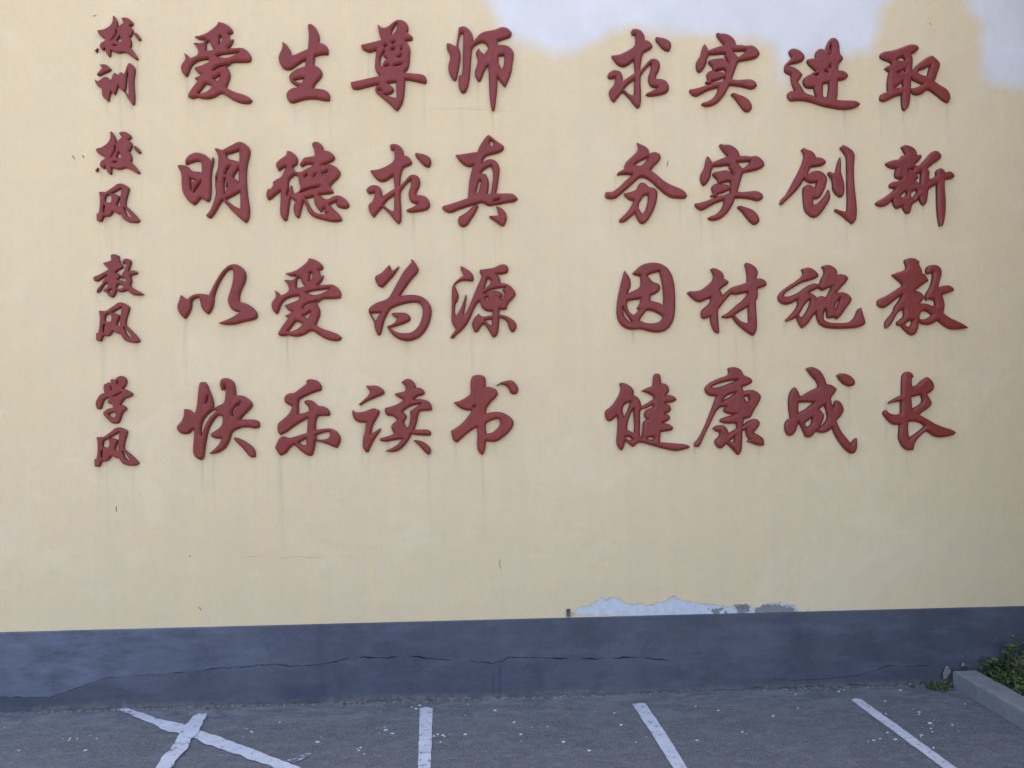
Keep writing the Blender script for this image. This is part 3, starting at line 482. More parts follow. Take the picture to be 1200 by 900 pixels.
def mat_ground():
    s = NT('asphalt')
    c = s.mix(s.ramp(s.noise(1.7, 5, .6), .3, .7), (.058, .061, .072), (.086, .087, .096))
    c = s.mix(s.ramp(s.noise(6, 5, .7, s.pos((1, 2.2, 1))), .45, .75, 0, .55), c, (.155, .160, .175))
    c = s.mix(s.ramp(s.noise(3.3, 4, .6, s.pos((1, 1.4, 1)), 1.5), .58, .72, 0, .55), c, (.085, .078, .080))
    c = s.mix(s.ramp(s.noise(14, 6, .75, s.pos((1, 2, 1)), .6), .49, .62, 0, .6), c, (.165, .168, .18))
    c = s.mix(s.ramp(s.noise(9, 6, .75, s.pos((1, 2, 1)), 1.0), .52, .62, 0, .65), c, (.052, .050, .053))
    c = s.mix(s.ramp(s.noise(75, 4, .7), .50, .62, 0, .55), c, (.165, .165, .175))
    c = s.mix(s.ramp(s.noise(60, 4, .7), .52, .64, 0, .6), c, (.055, .055, .06))
    c = s.mix(s.ramp(s.noise(240, 2, .6), .50, .64, 0, .75), c, (.24, .24, .245))
    c = s.mix(s.ramp(s.noise(190, 2, .6), .54, .66, 0, .7), c, (.04, .04, .045))
    c = s.mix(s.ramp(s.noise(34, 3, .5), .70, .74, 0, .55), c, (.33, .34, .37))
    scr = s.ramp(s.noise(1, 5, .7, s.pos((5, 26, 1)), .8), .66, .73, 0, .4)
    c = s.mix(scr, c, (.27, .28, .32))
    tc = s.n('ShaderNodeTexCoord'); sx = s.n('ShaderNodeSeparateXYZ'); s.l(tc.outputs['Object'], sx.inputs[0])
    near = s.math('MULTIPLY', s.ramp(sx.outputs[1], -.42, -.04), s.ramp(s.noise(4, 6, .75, s.pos((1, 3, 1)), .7), .44, .62))
    c = s.mix(s.math('MULTIPLY', near, .55), c, (.23, .235, .24))
    h = s.math('ADD', s.noise(200, 3, .7), s.math('MULTIPLY', s.noise(22, 4), 2.2))
    return s.out(c, .85, h, .6, .004, .3)
def mat_paint(name, wear, edge):
    s = NT(name)
    g = s.mix(s.ramp(s.noise(200, 2), .4, .7), (.09, .092, .108), (.14, .145, .155))
    p = s.mix(s.ramp(s.noise(11, 5, .7), .3, .7), (.40, .405, .44), (.53, .535, .57))
    p = s.mix(s.ramp(s.noise(60, 4, .7), .5, .8, 0, .5), p, (.34, .36, .43))
    tc = s.n('ShaderNodeTexCoord'); sx = s.n('ShaderNodeSeparateXYZ'); s.l(tc.outputs['Object'], sx.inputs[0])
    grow = s.ramp(sx.outputs[0], -2.05, -1.72, .13, 0.0) if edge else 0.0
    w = s.ramp(s.math('ADD', s.noise(32, 6, .8), grow), wear, wear + .09)
    c = s.mix(w, p, g)
    return s.out(c, .75, s.noise(150, 4), .4, .003, .3)
def mat_letter():
    s = NT('dark_red_letter_paint')
    c = s.mix(s.ramp(s.noise(2.5, 4), .3, .7), (.212, .021, .014), (.258, .030, .020))
    c = s.mix(s.ramp(s.noise(28, 5, .7), .45, .75, 0, .5), c, (.14, .020, .020))
    c = s.mix(s.ramp(s.noise(55, 5, .75), .62, .72, 0, .5), c, (.33, .12, .105))
    c = s.mix(s.ramp(s.noise(1, 4, .6, s.pos((40, 1, 8))), .55, .8, 0, .35), c, (.34, .09, .08))
    oi = s.n('ShaderNodeObjectInfo')
    c = s.mix(s.ramp(oi.outputs['Random'], 0, 1, 0, .28), c, (.15, .020, .017))
    c = s.mix(s.ramp(s.noise(9, 6, .75), .54, .68, 0, .30), c, (.33, .075, .06))
    return s.out(c, s.ramp(s.noise(12, 4), .3, .7, .38, .58), s.noise(30, 4), .25, .004, .4)
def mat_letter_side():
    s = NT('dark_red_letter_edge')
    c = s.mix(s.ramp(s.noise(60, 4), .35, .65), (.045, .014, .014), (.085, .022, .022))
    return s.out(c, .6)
def mat_kerb():
    s = NT('kerb_concrete')
    c = s.mix(s.ramp(s.noise(7, 5, .65), .3, .7), (.16, .162, .168), (.22, .222, .226))
    c = s.mix(s.ramp(s.noise(90, 3), .55, .75, 0, .5), c, (.09, .10, .11))
    return s.out(c, .85, s.noise(110, 4), .6, .004, .3)
def mat_leaf(name, a, b):
    s = NT(name)
    oi = s.n('ShaderNodeNewGeometry')
    c = s.mix(oi.outputs['Random Per Island'], a, b)
    return s.out(c, .55)
def mat_simple(name, a, b, scale=40, rough=.85):
    s = NT(name)
    c = s.mix(s.ramp(s.noise(scale, 4), .35, .65), a, b)
    return s.out(c, rough, s.noise(scale * 2, 3), .4, .003)

M_wall, M_plinth, M_ground = mat_wall(), mat_plinth(), mat_ground()
M_line = mat_paint('white_line_paint', .545, 0)
M_worn = mat_paint('worn_white_line_paint', .565, 1)
M_face, M_side = mat_letter(), mat_letter_side()
M_kerb = mat_kerb()
M_soil = mat_simple('soil', (.05, .04, .03), (.09, .075, .055), 30)
M_rubble = mat_simple('crumbled_mortar', (.13, .12, .115), (.26, .24, .22), 25)
M_flake = mat_simple('white_paint_flake', (.50, .50, .52), (.64, .64, .66), 60)

# ------------------------------------------------------------------ ground
v = [(-600, -600, 0), (600, -600, 0), (600, 600, 0), (-600, 600, 0)]
g = mesh('ground', v, [(0, 1, 2, 3)], M_ground); tag(g, kind='structure')

def sheet(name, poly, z, mat, jit=.0018, step=.02):
    """a thin painted sheet with a ragged edge"""
    pts = []
    n = len(poly)
    for i in range(n):
        a = Vector(poly[i]); b = Vector(poly[(i + 1) % n]); L = (b - a).length
        k = max(1, int(L / step))
        for j in range(k):
            p = a.lerp(b, j / k)
            nn = (b - a).normalized() if L > 0 else Vector((1, 0)); nn = Vector((nn.y, -nn.x))
            q = p + nn * jit * 2 * (noise.noise(Vector((p.x * 22, p.y * 22, z * 900))) )
            pts.append((q.x, q.y, z))
    bm = bmesh.new(); vs = [bm.verts.new(p) for p in pts]
    f = bm.faces.new(vs)
    bmesh.ops.recalc_face_normals(bm, faces=[f])
    if f.normal.z < 0: f.normal_flip()
    bmesh.ops.triangulate(bm, faces=[f])
    me = bpy.data.meshes.new(name); bm.to_mesh(me); bm.free()
    return link(name, me, mat)
for i, pl in enumerate(LINES):
    tag(sheet('parking_line', pl, .004, M_line), kind='structure')
for i, pl in enumerate(CROSS):
    tag(sheet('parking_line', pl, .004 + .004 * i, M_line if i else M_worn, .0045), kind='structure')
for pl in SMEAR:
    tag(sheet('paint_smear', pl, .004, mat_paint('rubbed_paint', .42, 0), .006), kind='structure')

# ------------------------------------------------------------------ the building
ZP = .416           # top of the plinth
bld = bpy.data.objects.new('school_building', None); COL.objects.link(bld)
tag(bld, 'cream painted end wall of a building above a slate blue plinth, carrying red characters', 'building')
XL, XR, ZT, YB = -3.25, 7.5, 6.4, 9.0
xs = np.arange(-3.25, 3.6001, .0075); zs = np.arange(ZP, 4.3, .02)
zs = np.concatenate([np.arange(ZP, ZP + .14, .005), np.arange(ZP + .14, 4.3, .02)])
nx, nz = len(xs), len(zs)
GX, GZ = np.meshgrid(xs, zs)
V = np.stack([GX, np.zeros_like(GX), GZ], -1).reshape(-1, 3)
idx = np.arange(nx * nz).reshape(nz, nx)
Fq = np.stack([idx[:-1, :-1], idx[:-1, 1:], idx[1:, 1:], idx[1:, :-1]], -1).reshape(-1, 4)
me = bpy.data.meshes.new('painted_wall')
zt, xr, xl = float(zs[-1]), float(xs[-1]), float(xs[0])
extra = [(xl, 0, zt), (xr, 0, zt), (XR, 0, zt), (XL, 0, ZT), (XR, 0, ZT), (xr, 0, ZP), (XR, 0, ZP),
         (XL, YB, 0), (XR, YB, 0), (XL, YB, ZT), (XR, YB, ZT), (XL, 0, 0), (XR, 0, 0)]
b0 = len(V)
VV = V.tolist() + [list(e) for e in extra]
FF = Fq.tolist() + [[b0, b0 + 1, b0 + 2, b0 + 4, b0 + 3], [b0 + 5, b0 + 6, b0 + 2, b0 + 1],
      [b0 + 11, b0 + 3, b0 + 9, b0 + 7], [b0 + 12, b0 + 8, b0 + 10, b0 + 4], [b0 + 7, b0 + 9, b0 + 10, b0 + 8], [b0 + 3, b0 + 4, b0 + 10, b0 + 9]]
me.from_pydata(VV, [], FF); me.update()
px, pz = V[:, 0], V[:, 2]
def put(me, name, arr, total):
    a = np.zeros(total, np.float32); a[:len(arr)] = arr
    at = me.attributes.new(name, 'FLOAT', 'POINT'); at.data.foreach_set('value', a)
def bestsdf(polys, k):
    d = np.full(px.shape, -1e9)
    for p in polys: d = np.maximum(d, sdf(px, pz, p))
    return np.clip(.5 + d / k, 0, 1)
put(me, 'primer', bestsdf(PRIMER, .5), len(VV))
low = pz < ZP + .2
def lowsdf(polys, k):
    r = np.zeros(px.shape); ii = np.where(low)[0]; d = np.full(len(ii), -1e9)
    for p in polys: d = np.maximum(d, sdf(px[ii], pz[ii], p))
    r[ii] = np.clip(.5 + d / k, 0, 1); return r
put(me, 'peel', lowsdf(PEEL, .12), len(VV))
put(me, 'bare', lowsdf(BARE, .06), len(VV))

# characters: outlines -> smooth polygons
def parse(s): return [tuple(float(a) * .0005 for a in q.split(',')) for q in s.split()]
def smooth_poly(P, it=2):
    P = [Vector(p) for p in P]
    # split every edge once, corner cutting that keeps sharp tips
    for k in range(it):
        Q = []; n = len(P)
        for i in range(n):
            a, b, c = P[i - 1], P[i], P[(i + 1) % n]
            u, w = (b - a), (c - b)
            if u.length < 1e-6 or w.length < 1e-6: continue
            ang = abs(u.angle_signed(w, 0))
            if ang > math.radians(62 if k == 0 else 55):
                Q += [b.lerp(a, .12), b, b.lerp(c, .12)] if k == 0 else [b]
            else:
                Q += [b.lerp(a, .25), b.lerp(c, .25)]
        P = Q
    R = []
    for p in P:
        if not R or (p - R[-1]).length > .0008: R.append(p)
    return R
GP = {n: [(t, smooth_poly(parse(s))) for t, s in cs] for n, cs in GLYPHS.items()}
def placed(pl):
    src, ch, cx, cz, (a, b, c, d) = pl
    out = []
    for t, P in GP[src]:
        out.append((t, [Vector((a * p.x + b * p.y, c * p.x + d * p.y)) for p in P]))
    return out

# dirt streaks start at the low points of each character
st = np.zeros(px.shape)
for pl in PLACES:
    big = True
    for t, P in placed(pl):
        if t != 'O': continue
        n = len(P)
        for i in range(n):
            p = P[i]
            lowpt = all(P[(i + k) % n].y >= p.y - 1e-5 for k in (-3, -2, -1, 1, 2, 3))
            if lowpt and random.random() < .6:
                for r in range(random.choice((1, 1, 2))):
                    x0 = pl[2] + p.x + random.gauss(0, .008); z0 = pl[3] + p.y
                    L = random.choice((.07, .12, .2, .35, .55)) * random.uniform(.6, 1.2); w = random.uniform(.004, .011)
                    am = random.choice((.25, .4, .6, .95)) * (1.25 if L < .2 else 1)
                    ii = np.where((np.abs(px - x0) < .04) & (pz < z0 + .01) & (pz > z0 - L))[0]
                    if len(ii):
                        tt = (z0 - pz[ii]) / L
                        m = np.exp(-((px[ii] - x0 - .004 * np.sin(pz[ii] * 9)) / w) ** 2) * (1 - tt) ** 1.2 * am
                        st[ii] = np.maximum(st[ii], m)
put(me, 'streak', st, len(VV))
wall = link('painted_wall', me, M_wall, bld)
M_mark = mat_simple('dark_scratch', (.07, .05, .04), (.16, .12, .09), 90)
M_faint = mat_simple('faint_scratch', (.36, .28, .19), (.46, .36, .25), 90)
for pl, w in MARKS:
    fine = w < 1.5
    P = [Vector(p) for p in pl]; Q = []
    for a, b in zip(P[:-1], P[1:]):
        k = max(2, int((b - a).length / .006)); Q += [a.lerp(b, t / k) for t in range(k)]
    Q.append(P[-1]); v, f = [], []
    for i, q in enumerate(Q):
        d = (Q[min(i + 1, len(Q) - 1)] - Q[max(i - 1, 0)]).normalized(); nn = Vector((-d.y, d.x))
        e = math.sin(math.pi * min(1, max(0, (i + .3) / (len(Q) - .4)))) ** .5
        hw = w * .0008 * e * (1 + .6 * noise.noise(Vector((q.x * 150, q.y * 150, 0))))
        j_ = .0025 * noise.noise(Vector((q.x * 60, q.y * 60, 5)))
        for s_ in (-1, 1):
            r = q + nn * (s_ * hw + j_); v.append((r.x, -.0006, r.y))
    for i in range(len(Q) - 1): f.append((2 * i, 2 * i + 1, 2 * i + 3, 2 * i + 2))
    mesh('scratch', v, f, M_faint if fine else M_mark, bld)

# plinth: a proud painted base course with a real crack running through it
PX = np.arange(-3.25, 3.6, .006)
Y0 = -.010
cz = np.full(PX.shape, .2); cw = np.zeros(PX.shape)
for pl, w in CRACK:
    P = np.array(pl); m = (PX >= P[0, 0]) & (PX <= P[-1, 0])
    cz[m] = np.interp(PX[m], P[:, 0], P[:, 1])
    e = np.minimum(PX[m] - P[0, 0], P[-1, 0] - PX[m])
    cw[m] = w * .00075 * np.clip(e / .05, 0, 1)
m0 = cw > 0
cz = np.interp(PX, PX[m0], cz[m0])
jit = np.array([noise.noise(Vector((x * 25, 0, 0))) * .006 + noise.noise(Vector((x * 90, 3, 0))) * .003 for x in PX])
wj = np.array([max(.0, .75 + 1.9 * noise.noise(Vector((x * 11, 7, 0))) + .7 * noise.noise(Vector((x * 60, 9, 0)))) for x in PX])
cz = cz + jit; cw = cw * wj
rows = [(ZP + .001, 0.0)]
zt_ = np.full(PX.shape, ZP)
lev = [zt_, zt_ - .004]
for k in (.25, .5, .75): lev.append(zt_ - .004 - k * (zt_ - .004 - cz - cw))
lev += [cz + cw, cz + cw * .5, cz - cw * .5, cz - cw]
for k in (.2, .4, .6, .8): lev.append((cz - cw) * (1 - k))
base = np.array([.012 + .010 * noise.noise(Vector((x * 9, 20, 0))) for x in PX])
lev += [np.minimum(base, .03), np.zeros(PX.shape) - .02]
yy = []
bul = np.array([noise.noise(Vector((x * 1.3, 40, 0))) for x in PX])
for i, L in enumerate(lev):
    y = np.full(PX.shape, Y0)
    if i == 0: y = np.full(PX.shape, 0.0)
    if i == 1: y = np.full(PX.shape, Y0)
    if i in (6, 7): y = Y0 + .012 * np.clip(cw / .002, 0, 1)
    if i >= 8: y = np.full(PX.shape, Y0)
    if i == len(lev) - 1: y = np.full(PX.shape, Y0 + .004)
    yy.append(y)
n = len(PX); R_ = len(lev)
Vp = np.stack([np.tile(PX, R_), np.concatenate(yy), np.concatenate(lev)], -1)
ii = np.arange(n * R_).reshape(R_, n)
Fp = np.stack([ii[:-1, :-1], ii[1:, :-1], ii[1:, 1:], ii[:-1, 1:]], -1).reshape(-1, 4).tolist()
vp = Vp.tolist(); k0 = len(vp)
vp += [(float(PX[-1]), Y0, 0), (XR, Y0, 0), (XR, Y0, ZP), (float(PX[-1]), Y0, ZP), (XR, 0, ZP), (float(PX[-1]), 0, ZP)]
Fp += [[k0, k0 + 1, k0 + 2, k0 + 3], [k0 + 3, k0 + 2, k0 + 4, k0 + 5]]
pm = bpy.data.meshes.new('plinth'); pm.from_pydata(vp, [], Fp); pm.update()
X, Z = Vp[:, 0], Vp[:, 2]
tot = len(vp)
row = np.repeat(np.arange(R_), n)
put(pm, 'crack', np.where((row == 6) | (row == 7), (np.tile(cw, R_) > .0005) * 1.0, 0), tot)
put(pm, 'dirt', np.clip((.035 + .02 * np.tile(bul, R_) - Z) / .03, 0, 1), tot)
pale = np.clip(-(X + .9) / 1.2, 0, 1) * (row < 8)
put(pm, 'pale', pale, tot)
dk = np.exp(-((X - .098) / .008) ** 2) * (Z < cz.mean() + .02) + np.exp(-((X - .06) / .006) ** 2) * (Z < .12)
dk = dk + np.exp(-((X + .95) / .14) ** 4) * (Z < .085) + .5 * np.exp(-((X + .85) / .03) ** 2) + .5 * np.clip((-1.9 - X) / .3, 0, 1) * (row >= 8)
put(pm, 'dark', np.clip(dk, 0, 1), tot)
plinth = link('plinth', pm, M_plinth, bld)

# ------------------------------------------------------------------ raised characters
T = .022
SIDE_GROUP = 'raised dark red characters on the cream wall'
names = 'school lesson love life respect teacher seek truth advance take school wind bright virtue seek real work truth create new teach wind with love for source cause timber carry teach learn wind happy joy read book strong health become long'.split()
rown = ['top', 'second', 'third', 'bottom']
def char_mesh(polys, name, small=False):
    """one solid letter piece: vertical sides, a face that rounds up from the edge to a ridge along each stroke"""
    h = .0019 if small else .0028
    R_, B_, T0 = (.008, .006, .014) if small else (.015, .0105, .0145)
    seg = []
    for P in polys:
        A = np.array([(p.x, p.y) for p in P]); seg.append(np.hstack([A, np.roll(A, -1, 0)]))
    seg = np.vstack(seg)
    mn = seg[:, :2].min(0) - 2.3 * h; mx = seg[:, :2].max(0) + 2.3 * h
    gx = np.arange(mn[0], mx[0] + h, h); gz = np.arange(mn[1], mx[1] + h, h)
    QX, QZ = np.meshgrid(gx, gz); qx = QX.ravel(); qz = QZ.ravel()
    d = np.full(qx.shape, 1e9); ins = np.zeros(qx.shape, bool)
    for x1, z1, x2, z2 in seg:
        ex, ez = x2 - x1, z2 - z1
        t = np.clip(((qx - x1) * ex + (qz - z1) * ez) / max(ex * ex + ez * ez, 1e-14), 0, 1)
        d = np.minimum(d, (qx - x1 - t * ex) ** 2 + (qz - z1 - t * ez) ** 2)
        if z1 != z2:
            ins ^= ((z1 > qz) != (z2 > qz)) & (qx < x1 + (qz - z1) / (z2 - z1) * ex)
    d = np.sqrt(d); d = np.where(ins, d, -d); d = np.where(np.abs(d) < 1e-5, 1e-5, d)
    nxx = len(gx)
    verts, key, tris, border = [], {}, [], []
    def hgt(dd):
        t = min(max(dd, 0) / R_, 1); return T0 + B_ * (1 - (1 - t) ** 1.9)
    def node(i):
        k = key.get(i)
        if k is None: k = key[i] = len(verts); verts.append((qx[i], -hgt(d[i]), qz[i]))
        return k
    def cut(i, j):
        e = (i, j) if i < j else (j, i); k = key.get(e)
        if k is None:
            i, j = e; t = d[i] / (d[i] - d[j])
            k = key[e] = len(verts); verts.append((qx[i] + (qx[j] - qx[i]) * t, -T0, qz[i] + (qz[j] - qz[i]) * t))
        return k
    base = np.arange(len(qx)).reshape(len(gz), nxx)
    c00 = base[:-1, :-1].ravel(); c10 = base[:-1, 1:].ravel(); c11 = base[1:, 1:].ravel(); c01 = base[1:, :-1].ravel()
    pos_ = d > 0
    cnt = pos_[c00].astype(int) + pos_[c10] + pos_[c11] + pos_[c01]
    for q in np.where(cnt == 4)[0]:
        tris.append((node(c00[q]), node(c10[q]), node(c11[q]), node(c01[q])))
    for q in np.where((cnt > 0) & (cnt < 4))[0]:
        for T3 in ((int(c00[q]), int(c10[q]), int(c11[q])), (int(c00[q]), int(c11[q]), int(c01[q]))):
            inn = [k for k in T3 if pos_[k]]
            if len(inn) == 3: tris.append(tuple(node(k) for k in T3))
            elif len(inn) == 2:
                o_ = T3.index([k for k in T3 if not pos_[k]][0]); o, p1, p2 = T3[o_], T3[(o_ + 1) % 3], T3[(o_ + 2) % 3]
                a_, b_ = cut(o, p1), cut(p2, o)
                tris.append((a_, node(p1), node(p2), b_)); border.append((b_, a_))
            elif len(inn) == 1:
                o_ = T3.index(inn[0]); o, p1, p2 = T3[o_], T3[(o_ + 1) % 3], T3[(o_ + 2) % 3]
                a_, b_ = cut(o, p1), cut(p2, o)
                tris.append((node(o), a_, b_)); border.append((a_, b_))
    nf = len(tris)
    side = {}
    def sv(k, y):
        kk = side.get((k, y))
        if kk is None: kk = side[(k, y)] = len(verts); verts.append((verts[k][0], y, verts[k][2]))
        return kk
    for a_, b_ in border: tris.append((sv(a_, 0.0), sv(b_, 0.0), sv(b_, -T0), sv(a_, -T0)))
    m = bpy.data.meshes.new(name); m.from_pydata(verts, [], tris); m.update()
    m.materials.append(M_face); m.materials.append(M_side)
    mi = np.zeros(len(tris), np.int32); mi[nf:] = 1
    m.polygons.foreach_set('material_index', mi)
    m.polygons.foreach_set('use_smooth', [True] * len(tris))
    return m
def inside(p, poly):
    r = False; n = len(poly)
    for i in range(n):
        a, b = poly[i - 1], poly[i]
        if (a.y > p.y) != (b.y > p.y) and p.x < a.x + (p.y - a.y) / (b.y - a.y) * (b.x - a.x): r = not r
    return r
for i, pl in enumerate(PLACES):
    r, c = divmod(i, 10)
    P = placed(pl)
    outs = [p for t, p in P if t == 'O']; holes = [p for t, p in P if t == 'H']
    groups = [[o] for o in outs]
    for h in holes:
        ctr = h[len(h) // 2]
        best = 0
        for k, o in enumerate(outs):
            if inside(ctr, o): best = k; break
        groups[best].append(h)
    if c < 2: where = 'small dark red character %s, %s of the pair in the %s row of the left column' % (pl[1], 'upper' if c == 0 else 'lower', rown[r])
    else:
        k = (c - 2) % 4; blk = 'left' if c < 6 else 'right'
        where = 'large dark red character %s, %s in the %s row of the %s block' % (pl[1], ['first', 'second', 'third', 'last'][k], rown[r], blk)
    if len(groups) == 1:
        root = link('red_character', char_mesh(groups[0], 'red_character', c < 2), None)
    else:
        root = bpy.data.objects.new('red_character', None); COL.objects.link(root)
        root.empty_display_size = .05
        for gq in groups:
            link('stroke', char_mesh(gq, 'stroke', c < 2), None, root)
    root.location = (pl[2], -.0005, pl[3])
    tag(root, where, 'character', 'small raised characters in the left column' if c < 2 else SIDE_GROUP)

# ------------------------------------------------------------------ unseen wing added on the right to darken that end of the wall
M_wing = mat_simple('grey_render', (.10, .10, .10), (.14, .14, .14), 6)
M_glass = NT('dark_glass').out((.02, .025, .03), .08)
M_frame = mat_simple('white_window_frame', (.55, .56, .58), (.65, .66, .68), 50, .5)
WX, WY0, WY1, WH = 3.42, -2.1, -.0105, 5.4
wing = bpy.data.objects.new('added_shade_wing', None); COL.objects.link(wing)
tag(wing, 'unseen grey wing added on the right to shade that end of the wall', 'building')
wins = [(-1.6, -.5, z, z + 1.3) for z in (1.1, 3.7)]  # windows made up as part of the added wing
ycut = sorted({WY0, WY1, *[w[0] for w in wins], *[w[1] for w in wins]}); zcut = sorted({0, WH, *[w[2] for w in wins], *[w[3] for w in wins]})
v, f = [], []
def quad(a, b, c, d):
    k = len(v); v.extend((a, b, c, d)); f.append((k, k + 1, k + 2, k + 3))
for y0, y1 in zip(ycut[:-1], ycut[1:]):
    for z0, z1 in zip(zcut[:-1], zcut[1:]):
        if any(abs(w[0] - y0) < 1e-6 and abs(w[1] - y1) < 1e-6 and abs(w[2] - z0) < 1e-6 and abs(w[3] - z1) < 1e-6 for w in wins):
            for (p, q) in (((y0, z0), (y1, z0)), ((y1, z0), (y1, z1)), ((y1, z1), (y0, z1)), ((y0, z1), (y0, z0))):
                quad((WX, *p), (WX, *q), (WX + .12, *q), (WX + .12, *p))
        else: quad((WX, y0, z0), (WX, y0, z1), (WX, y1, z1), (WX, y1, z0))
quad((WX, WY0, 0), (WX, WY0, WH), (XR, WY0, WH), (XR, WY0, 0))
quad((WX, WY0, WH), (WX, WY1, WH), (XR, WY1, WH), (XR, WY0, WH))
quad((XR, WY0, 0), (XR, WY0, WH), (XR, WY1, WH), (XR, WY1, 0))
mesh('wall', v, f, M_wing, wing)
for (y0, y1, z0, z1) in wins:
    vv, ff = [], []
    for b in ((y0, y1, z0, z0 + .05), (y0, y1, z1 - .05, z1), (y0, y0 + .05, z0 + .05, z1 - .05), (y1 - .05, y1, z0 + .05, z1 - .05), ((y0 + y1) / 2 - .02, (y0 + y1) / 2 + .02, z0 + .05, z1 - .05)):
        a, c = box_geo(WX + .07, WX + .115, *b); ff += [tuple(k + len(vv) for k in q) for q in c]; vv += a
    wf = mesh('window', vv, ff, M_frame, wing)
    mesh('pane', [(WX + .1, y0 + .02, z0 + .02), (WX + .1, y1 - .02, z0 + .02), (WX + .1, y1 - .02, z1 - .02), (WX + .1, y0 + .02, z1 - .02)], [(0, 3, 2, 1)], M_glass, wf)

# ------------------------------------------------------------------ small things on the wall
bx, bz = BRACKET
v, f = box_geo(-.010, .010, -.012, 0, -.014, .026)
v2, f2 = box_geo(-.003, .009, -.020, -.012, .004, .010)
br = mesh('metal_tab', v + v2, f + [tuple(k + 8 for k in q) for q in f2], mat_simple('dull_metal', (.05, .05, .05), (.14, .13, .13)))
br.location = (bx, 0, bz + .004)
tag(br, 'small dark metal tab at the left end of the white peeled patch above the plinth', 'bracket')

# ------------------------------------------------------------------ kerb and planting strip
KX0, KX1, KH = 2.572, 2.70, .092
def kerb_stone(y0, y1, seed):
    bm = bmesh.new()
    v, f = box_geo(KX0, KX1, y0, y1, -.05, KH)
    vs = [bm.verts.new(p) for p in v]
    for q in f: bm.faces.new([vs[k] for k in q])
    bmesh.ops.recalc_face_normals(bm, faces=bm.faces)
    top = [e for e in bm.edges if all(w.co.z > KH - .001 for w in e.verts)]
    bmesh.ops.bevel(bm, geom=top, offset=.014, segments=3, affect='EDGES', profile=.6)
    bmesh.ops.subdivide_edges(bm, edges=[e for e in bm.edges if e.calc_length() > .15], cuts=14)
    for w in bm.verts:
        d = noise.noise(w.co * 14 + Vector((seed, 0, 0)))
        w.co += Vector((d * .004, 0, d * .004))
    me = bpy.data.meshes.new('kerb'); bm.to_mesh(me); bm.free()
    return link('kerb', me, M_kerb)
ys = [-.055, -.80, -1.56, -2.32, -3.08, -3.84, -4.6]
labels = ['grey concrete kerb stone meeting the wall beside the planting', 'second kerb stone out from the wall', 'third kerb stone out from the wall', 'fourth kerb stone out from the wall', 'fifth kerb stone out from the wall', 'sixth kerb stone out from the wall']
for k in range(6):
    kb = kerb_stone(ys[k + 1] + .008, ys[k], k * 5.3)
    tag(kb, kind='structure')
v, f = [], []
nsx, nsy = 30, 60
for j in range(nsy + 1):
    for i in range(nsx + 1):
        x = KX1 - .004 + i * (.72 / nsx); y = -.0105 - j * (4.6 / nsy)
        v.append((x, y, .06 + .02 * noise.noise(Vector((x * 6, y * 6, 0)))))
for j in range(nsy):
    for i in range(nsx):
        a = j * (nsx + 1) + i; f.append((a, a + nsx + 1, a + nsx + 2, a + 1))
tag(mesh('soil', v, f, M_soil, smooth=True), kind='structure')

# leaves: small folded blades with a point
def leaf_geo(V_, F_, p, yaw, pitch, size, wid, roll=0):
    M = Matrix.Translation(p) @ Matrix.Rotation(yaw, 4, 'Z') @ Matrix.Rotation(pitch, 4, 'Y') @ Matrix.Rotation(roll, 4, 'X')
    k = len(V_)
    s = size
    pts = [(0, 0, 0), (.35 * s, wid * s, .10 * s), (.40 * s, 0, -.02 * s), (.35 * s, -wid * s, .10 * s), (.75 * s, wid * .7 * s, .02 * s), (.78 * s, 0, -.06 * s), (.75 * s, -wid * .7 * s, .02 * s), (1.0 * s, 0, -.16 * s)]
    V_ += [tuple(M @ Vector(q)) for q in pts]
    F_ += [tuple(k + q for q in t) for t in ((0, 2, 1), (0, 3, 2), (1, 2, 5, 4), (2, 3, 6, 5), (4, 5, 7), (5, 6, 7))]
M_leafa = mat_leaf('ground_cover_leaf', (.016, .045, .012), (.090, .135, .030))
M_leafb = mat_leaf('yellowed_leaf', (.16, .12, .035), (.12, .15, .04))
M_twig = mat_simple('dry_stem', (.10, .07, .045), (.18, .14, .09))
M_dry = mat_simple('dry_beige_leaf', (.16, .13, .09), (.27, .22, .16), 30)
def stem_geo(V_, F_, a, b, r):
    a = Vector(a); b = Vector(b); d = (b - a).normalized(); u = d.orthogonal().normalized(); w = d.cross(u)
    k = len(V_)
    for q, rr in ((a, r), (b, r * .6)):
        for t in range(3):
            V_.append(tuple(q + (u * math.cos(t * 2.094) + w * math.sin(t * 2.094)) * rr))
    for t in range(3): F_.append((k + t, k + (t + 1) % 3, k + 3 + (t + 1) % 3, k + 3 + t))

def clump(cx, cy, rad, hgt, n, leafsize, z0=.06, xmin=None, yellow=.08):
    LV, LF, YV, YF, SV, SF = [], [], [], [], [], []
    for s in range(n):
        a = random.uniform(0, 6.283); r = rad * math.sqrt(random.random())
        x = cx + r * math.cos(a); y = min(cy + r * math.sin(a), -.03)
        if xmin and x < xmin: x = xmin + random.uniform(0, .05)
        h = hgt * (1 - .6 * (r / rad) ** 2) * random.uniform(.35, 1)
        tip = Vector((x + random.gauss(0, .03), min(y + random.gauss(0, .03), -.02), z0 + h))
        stem_geo(SV, SF, (x, y, z0 - .01), tip, .0014)
        for q in range(random.randint(5, 9)):
            t = random.uniform(.3, 1.0); p = Vector((x, y, z0)).lerp(tip, t) + Vector((random.gauss(0, .008), random.gauss(0, .008), 0))
            if p.y > -.02: p.y = -.02
            tgt = (YV, YF) if random.random() < yellow else (LV, LF)
            leaf_geo(*tgt, p, random.uniform(math.pi, 2 * math.pi) if p.y > -.05 else random.uniform(0, 6.283), random.uniform(-.5, .6), leafsize * random.uniform(.6, 1.3), random.uniform(.28, .42), random.gauss(0, .3))
    return LV, LF, YV, YF, SV, SF
